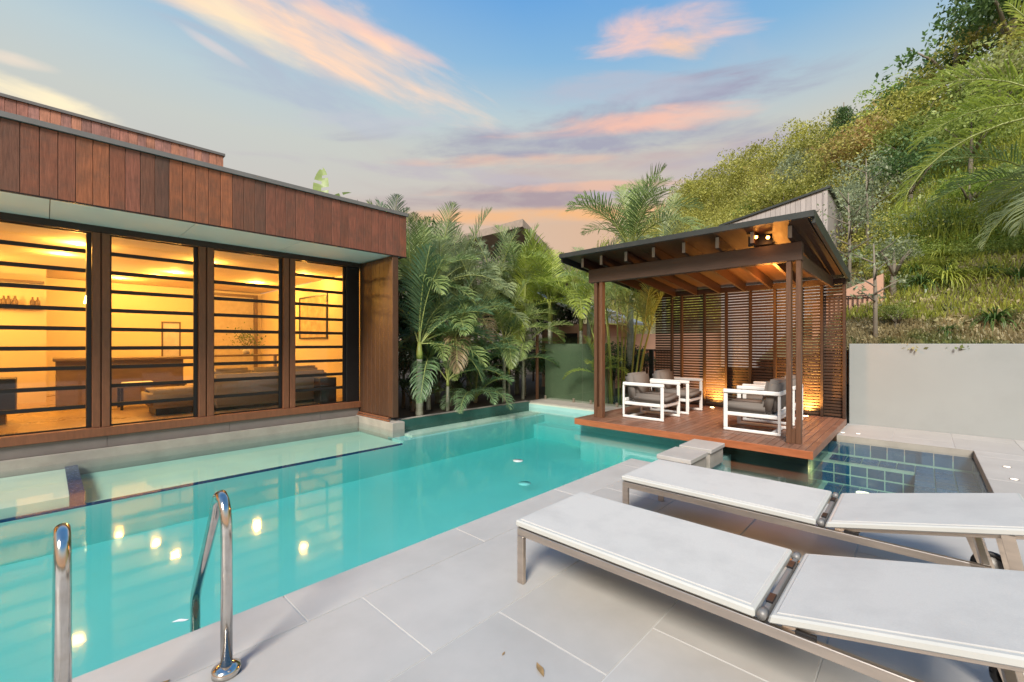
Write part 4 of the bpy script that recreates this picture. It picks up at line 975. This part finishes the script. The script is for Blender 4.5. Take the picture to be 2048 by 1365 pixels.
paddle(1.5, .22, 1.45, .3, 1.0, (.15, -.05, 4.65)); paddle(1.4, .2, 1.0, 1.0, -2.4 + 4.8, (-.1, .1, 4.6)); paddle(1.2, .16, 1.1, .9, -.6, (.1, -.1, 4.5)); paddle(1.3, .18, .8, 1.1, -1.1, (.3, -.3, 4.3)); paddle(1.4, .2, .7, 1.1, 2.6, (-.2, 0, 4.5))
# dense shrubs behind the palms
k = 0
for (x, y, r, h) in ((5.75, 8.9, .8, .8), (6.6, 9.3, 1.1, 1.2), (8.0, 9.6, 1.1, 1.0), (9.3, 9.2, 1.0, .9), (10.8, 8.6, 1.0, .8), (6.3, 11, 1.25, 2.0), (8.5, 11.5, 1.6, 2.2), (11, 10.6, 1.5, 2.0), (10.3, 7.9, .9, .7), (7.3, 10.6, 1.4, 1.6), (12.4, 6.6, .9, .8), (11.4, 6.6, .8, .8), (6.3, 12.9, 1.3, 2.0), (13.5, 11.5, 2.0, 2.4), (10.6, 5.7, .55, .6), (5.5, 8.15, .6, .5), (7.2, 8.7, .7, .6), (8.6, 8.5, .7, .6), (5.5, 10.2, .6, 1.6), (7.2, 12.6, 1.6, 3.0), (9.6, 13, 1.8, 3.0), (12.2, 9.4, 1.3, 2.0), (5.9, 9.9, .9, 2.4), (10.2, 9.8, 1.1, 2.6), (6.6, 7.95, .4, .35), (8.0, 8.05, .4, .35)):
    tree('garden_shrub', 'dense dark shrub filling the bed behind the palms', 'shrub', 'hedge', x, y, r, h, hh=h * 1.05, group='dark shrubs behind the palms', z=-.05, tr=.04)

# hillside: individual plants
T = tree
T('grey_shrub', 'tall grey green shrub rising directly right of the boarded gable', 'shrub', 'grey', 17.8, 1.15, 1.35, 1.2, 1.6)
T('grey_shrub', 'grey green shrub below the pine, next to the grey boards', 'shrub', 'grey', 15.6, 1.5, 1.0, 1.2, 1.4)
T('dark_shrub', 'dark glossy shrub in the middle of the hillside above the yellow tussocks', 'shrub', 'dark', 18.05, .25, 1.3, 1.3, 1.4)
T('leafy_tree', 'broad leafy tree on the slope above the dark glossy shrub', 'tree', 'bush', 21.9, .3, 1.8, 1.3, 1.5)
T('leafy_tree', 'large dark crowned tree at the top of the hill in the corner', 'tree', 'open', 28.2, -1.1, 2.8, 3.2, 2.6, tr=.16)
T('leafy_tree', 'open branched tree reaching over the skyline left of the dark one', 'tree', 'open', 30.3, .55, 2.0, 2.4, 1.5, tr=.12)
T('leafy_tree', 'dense tree at the right edge of the skyline behind the palms', 'tree', 'dark', 25.0, -2.5, 2.8, 3.6, 3.0, tr=.14)
T('leafy_tree', 'pale green tree half way up the slope right of the broad one', 'tree', 'bush', 19.5, -1.1, 1.5, 1.5, 1.7)
T('bright_shrub', 'bright green shrub on the slope below the pine', 'shrub', 'bright', 24.0, 1.5, 1.6, 1.0, 1.3)
T('bright_shrub', 'lime green shrub seen just above the pavilion roof', 'shrub', 'bright', 24.5, 5.6, 1.7, 1.4, 1.6)
T('bright_shrub', 'bright shrub left of the grey leaning tree', 'shrub', 'bright', 33.5, 8.2, 2.2, 1.4, 1.7)
T('grey_tree', 'soft grey green tree left of the boarded gable top', 'tree', 'grey', 29.9, 5.5, 1.7, 1.8, 2.6)
T('ochre_shrub', 'dry ochre leaved shrub above the boarded gable', 'shrub', 'olive', 27.2, 3.6, 1.3, 1.2, 1.6)
T('slope_shrub', 'small grey leaved shrub beside the terracotta hillside wall', 'shrub', 'grey', 12.6, .45, .55, .9, .6)
T('slope_shrub', 'small green shrub at the right foot of the terracotta hillside wall', 'shrub', 'bush', 11.3, .35, .34, .3, .35)
T('slope_shrub', 'round green shrub half way between tussocks and the broad tree', 'shrub', 'bright', 16.5, -.9, .9, .7, .8)
k = 0
far = [(1.4, .55), (1.9, .75), (2.4, .8), (2.1, .5), (2.7, .55), (3.1, .8), (3.4, .6), (3.0, .4), (3.6, .9), (4.0, .7), (4.3, .9), (4.2, .5), (4.6, .75), (4.9, .95), (5.2, .7), (5.4, .9), (5.8, .8), (6.1, .95), (3.8, .35), (1.0, .7), (.9, .45), (1.2, .85)]
for a_, b_ in far:
    p = hp(a_, b_); kd = 'olive' if a_ > 2.6 else rnd.choice(['bush', 'olive', 'bright']); r = 1.1 + .035 * p.length
    T('hill_tree', 'rounded tree among the many on the far hillside', 'tree', kd, p.x, p.y, r, r * .9, r * .95, group='rounded trees on the far hillside')
# norfolk pine: tiers of drooping boughs
x, y = 27.6, 2.9; zb = gz_(x, y)
t = thing('pine_tree', 'dark layered pine standing out on the skyline of the hill', 'pine tree', (x, y, zb))
part('trunk', MB().tube([(0, 0, -.3), (0, 0, 2.4), (0, 0, 4.7)], [.12, .07, .02], 8), M['bark'], t, local=True)
VV, FF, no = [], [], 0
for k in range(15):
    z = .5 + k * .27; rad = 1.5 * (1 - k / 16.5) + .12
    for q in range(7):
        a = q * .9 + k * .5 + rnd.uniform(-.2, .2); n = 70; s_ = rg.uniform(.1, 1, n); px_ = np.cos(a) * s_ * rad; py_ = np.sin(a) * s_ * rad
        pz_ = z + .25 * s_ - .35 * s_ ** 2 + rg.normal(size=n) * .05
        Pn = np.stack([px_ + rg.normal(size=n) * .10 * s_, py_ + rg.normal(size=n) * .10 * s_, pz_], 1); V, F = leaves_at(Pn, .12, up=.1, asp=.35)
        VV.append(V); FF.append(F + no); no += len(V)
link('crown', npmesh('crown', np.concatenate(VV), np.concatenate(FF), L['dark']), None, t, local=True)
# slim sapling on the skyline
def sapling(lab, x, y, h, kind='grey', n=9, sz=.16, cat='sapling'):
    z = gz_(x, y); t = thing('sapling', lab, cat, (x, y, z)); mb = MB().tube([(0, 0, -.2), (.05, 0, h * .5), (-.03, .02, h)], [.05, .035, .01], 6); Pn = []
    for k in range(n):
        a = k * 2.4; z0_ = h * (.35 + .6 * k / n); e = Vector((math.cos(a) * h * .18, math.sin(a) * h * .18, z0_ + h * .12)); mb.tube([(0, 0, z0_), e], [.018, .006], 5)
        Pn.append(np.array(e) + rg.normal(size=(34, 3)) * h * .045)
    part('trunk', mb, M['bark'], t, local=True); V, F = leaves_at(np.concatenate(Pn), sz); link('crown', npmesh('crown', V, F, L[kind]), None, t, local=True); return t
sapling('thin open sapling standing above the skyline beside the pine', 33.0, 3.3, 3.4, 'dark', 9, .13)
sapling('slim pale stemmed sapling right of the boarded gable', 15.3, 1.1, 2.9, 'grey', 7, .1)
sapling('bare branched sapling growing behind the retaining wall by the terracotta wall', 10.85, .66, 1.9, 'grey', 8, .085)
sapling('spindly young tree right of the pavilion roof corner', 12.9, 1.25, 2.6, 'grey', 10, .085)
# strap leaved tussocks
def tussock(name, lab, x, y, r, colr, n=110, cat='tussock', group=None, z=None):
    z = gz_(x, y) - .03 if z is None else z
    t = thing(name, lab, cat, (x, y, z), group=group); V, F = [], []
    for k in range(n):
        a = rnd.uniform(0, 6.28); e = rnd.uniform(.5, 1.45); ln = r * rnd.uniform(.8, 1.35); d = Vector((math.cos(a), math.sin(a), 0)); s = Vector((-d.y, d.x, 0)) * r * .035
        p = d * r * .12 * rnd.random(); b = len(V); m_ = 5
        for j in range(m_ + 1):
            q = j / m_; ww = s * (1 - q * .85) ; V += [p - ww, p + ww]; p = p + (d * math.cos(e) + Vector((0, 0, 1)) * math.sin(e)) * ln / m_; e -= .42 + .1 * (1 - abs(e))
        F += [(b + 2 * j, b + 2 * j + 1, b + 2 * j + 3, b + 2 * j + 2) for j in range(m_)]
    link('leaves', MB().add(V, F).mesh('leaves'), L[colr], t, local=True); return t
tussock('agapanthus', 'large dark strap leaved clump above the right end of the retaining wall', 11.29, -.92, .50, 'strap', 170, 'strap leaved plant')
tussock('agapanthus', 'smaller strap leaved clump left of the large dark one', 11.05, -.33, .32, 'strap', 110, 'strap leaved plant')
tussock('agapanthus', 'green strap leaved clump low behind the wall, left of the others', 10.78, .02, .26, 'strap', 80, 'strap leaved plant')
tussock('grass_tussock', 'big yellow green grass tussock in the middle of the slope', 12.93, -.38, .62, 'strapyellow', 200)
tussock('grass_tussock', 'dark green grass tussock beside the big yellow one', 12.8, .02, .60, 'strap', 180)
tussock('grass_tussock', 'bright yellow tussock high on the left of the slope', 14.6, .75, .75, 'strapyellow', 200)
tussock('grass_tussock', 'yellow tussock between the two palms and the dark shrub', 14.3, -.35, .6, 'strapyellow', 180)
tussock('grass_tussock', 'lime grass tussock directly above the bare sapling', 13.4, .50, .45, 'strapyellow', 140)
tussock('grass_tussock', 'small green tussock behind the wall beside the terracotta wall', 10.9, .95, .30, 'strap', 100)
tussock('grass_tussock', 'wispy green tussock between the yellow ones on the slope', 13.6, .15, .5, 'strap', 150)
for k in range(26):
    a_ = 1.35 + .09 * k % 1.6; p = hp(a_ + rnd.uniform(-.1, .1), rnd.uniform(.10, .30))
    if p.y > .5 and p.x < 14.2: continue
    tussock('grass_tussock', 'one of the loose yellow green tussocks scattered over the slope', p.x, p.y, rnd.uniform(.35, .6), 'strapyellow' if k % 3 else 'strap', 90, group='loose tussocks on the slope')
# undergrowth: one mass
def scatter(name, n, arange, brange, colr, clump, leaf, per, lift=.2, avoid=True, hmul=.8):
    tmpl = []
    for q in range(4): tmpl.append(cloud(per, 12, (1, 1, 1), .1, q, lr=.45))
    VV, FF, no = [], [], 0
    for k in range(n):
        a = rnd.uniform(*arange); b = brange[0] + (brange[1] - brange[0]) * rnd.random() ** 1.2; p = hp(a, b); z = gz_(p.x, p.y); dist = p.length
        if -.6 < (p.y - 1.8) and p.x < 17.5 and p.y > .55 and b < .45: continue
        s = clump * (.35 + dist * .03) * rnd.uniform(.6, 1.3)
        Pn = tmpl[k % 4] @ np.array(Matrix.Rotation(rnd.uniform(0, 6), 3, 'Z')).T * s * np.array([1, 1, hmul]) + np.array([p.x, p.y, z + s * lift])
        V, F = leaves_at(Pn, leaf * (.5 + dist * .035)); VV.append(V); FF.append(F + no); no += len(V)
    o = link(name, npmesh(name, np.concatenate(VV), np.concatenate(FF), L[colr]), None); o['kind'] = 'stuff'; return o
scatter('undergrowth', 560, (.6, 3.4), (.16, 1.0), 'hillgreen', .85, .06, 380, hmul=.5, lift=.12)
scatter('far_woodland', 520, (2.5, 7.5), (.1, 1.0), 'olive', 1.45, .07, 560, hmul=1.0)
scatter('undergrowth', 170, (.8, 2.9), (.22, .95), 'grey', .7, .05, 260)
scatter('undergrowth', 260, (.8, 3.3), (.18, .98), 'bright', .62, .05, 240, hmul=.5, lift=.12)
scatter('undergrowth', 70, (.8, 3.2), (.30, 1.0), 'dark', .65, .055, 260)
# dry grass on the near slope: thin blades
def blades(name, n, arange, brange, colr, hgt):
    V = np.zeros((n * 4, 3), np.float32); k = 0
    for i in range(n):
        a = rnd.uniform(*arange); b = brange[0] + (brange[1] - brange[0]) * rnd.random() ** 1.3; p = hp(a, b); z = gz_(p.x, p.y)
        if p.y > .6 and p.x > 12.3: continue
        d = Vector((rnd.gauss(0, 1), rnd.gauss(0, 1), 0)).normalized(); h = hgt * rnd.uniform(.5, 1.5); w_ = Vector((-d.y, d.x, 0)) * .010
        p0 = Vector((p.x, p.y, z - .02)); p1 = p0 + d * h * .35 + Vector((0, 0, h * .75)); p2 = p1 + d * h * .55 + Vector((0, 0, h * .05))
        V[k:k + 4] = (p0 - w_, p0 + w_, p1 + w_ * .8, p1 - w_ * .8); k += 4
    V = V[:k]; o = link(name, npmesh(name, V, np.arange(k).reshape(-1, 4), L[colr]), None); o['kind'] = 'stuff'; return o
scatter('undergrowth', 60, (.9, 3.0), (.25, .9), 'palm_yellow', .55, .13, 90)
scatter('undergrowth', 70, (.9, 3.0), (.25, .95), 'straw', .5, .06, 200)
blades('tall_grass', 30000, (.9, 3.4), (.2, .95), 'strapyellow', .6)
blades('dry_grass', 42000, (1.2, 3.2), (0.0, .26), 'straw', .16)
blades('green_grass', 22000, (1.2, 3.2), (0.04, .45), 'strapyellow', .24)
scatter('ground_litter', 260, (1.0, 3.1), (.0, .25), 'straw', .35, .10, 70, lift=.0, hmul=.3)
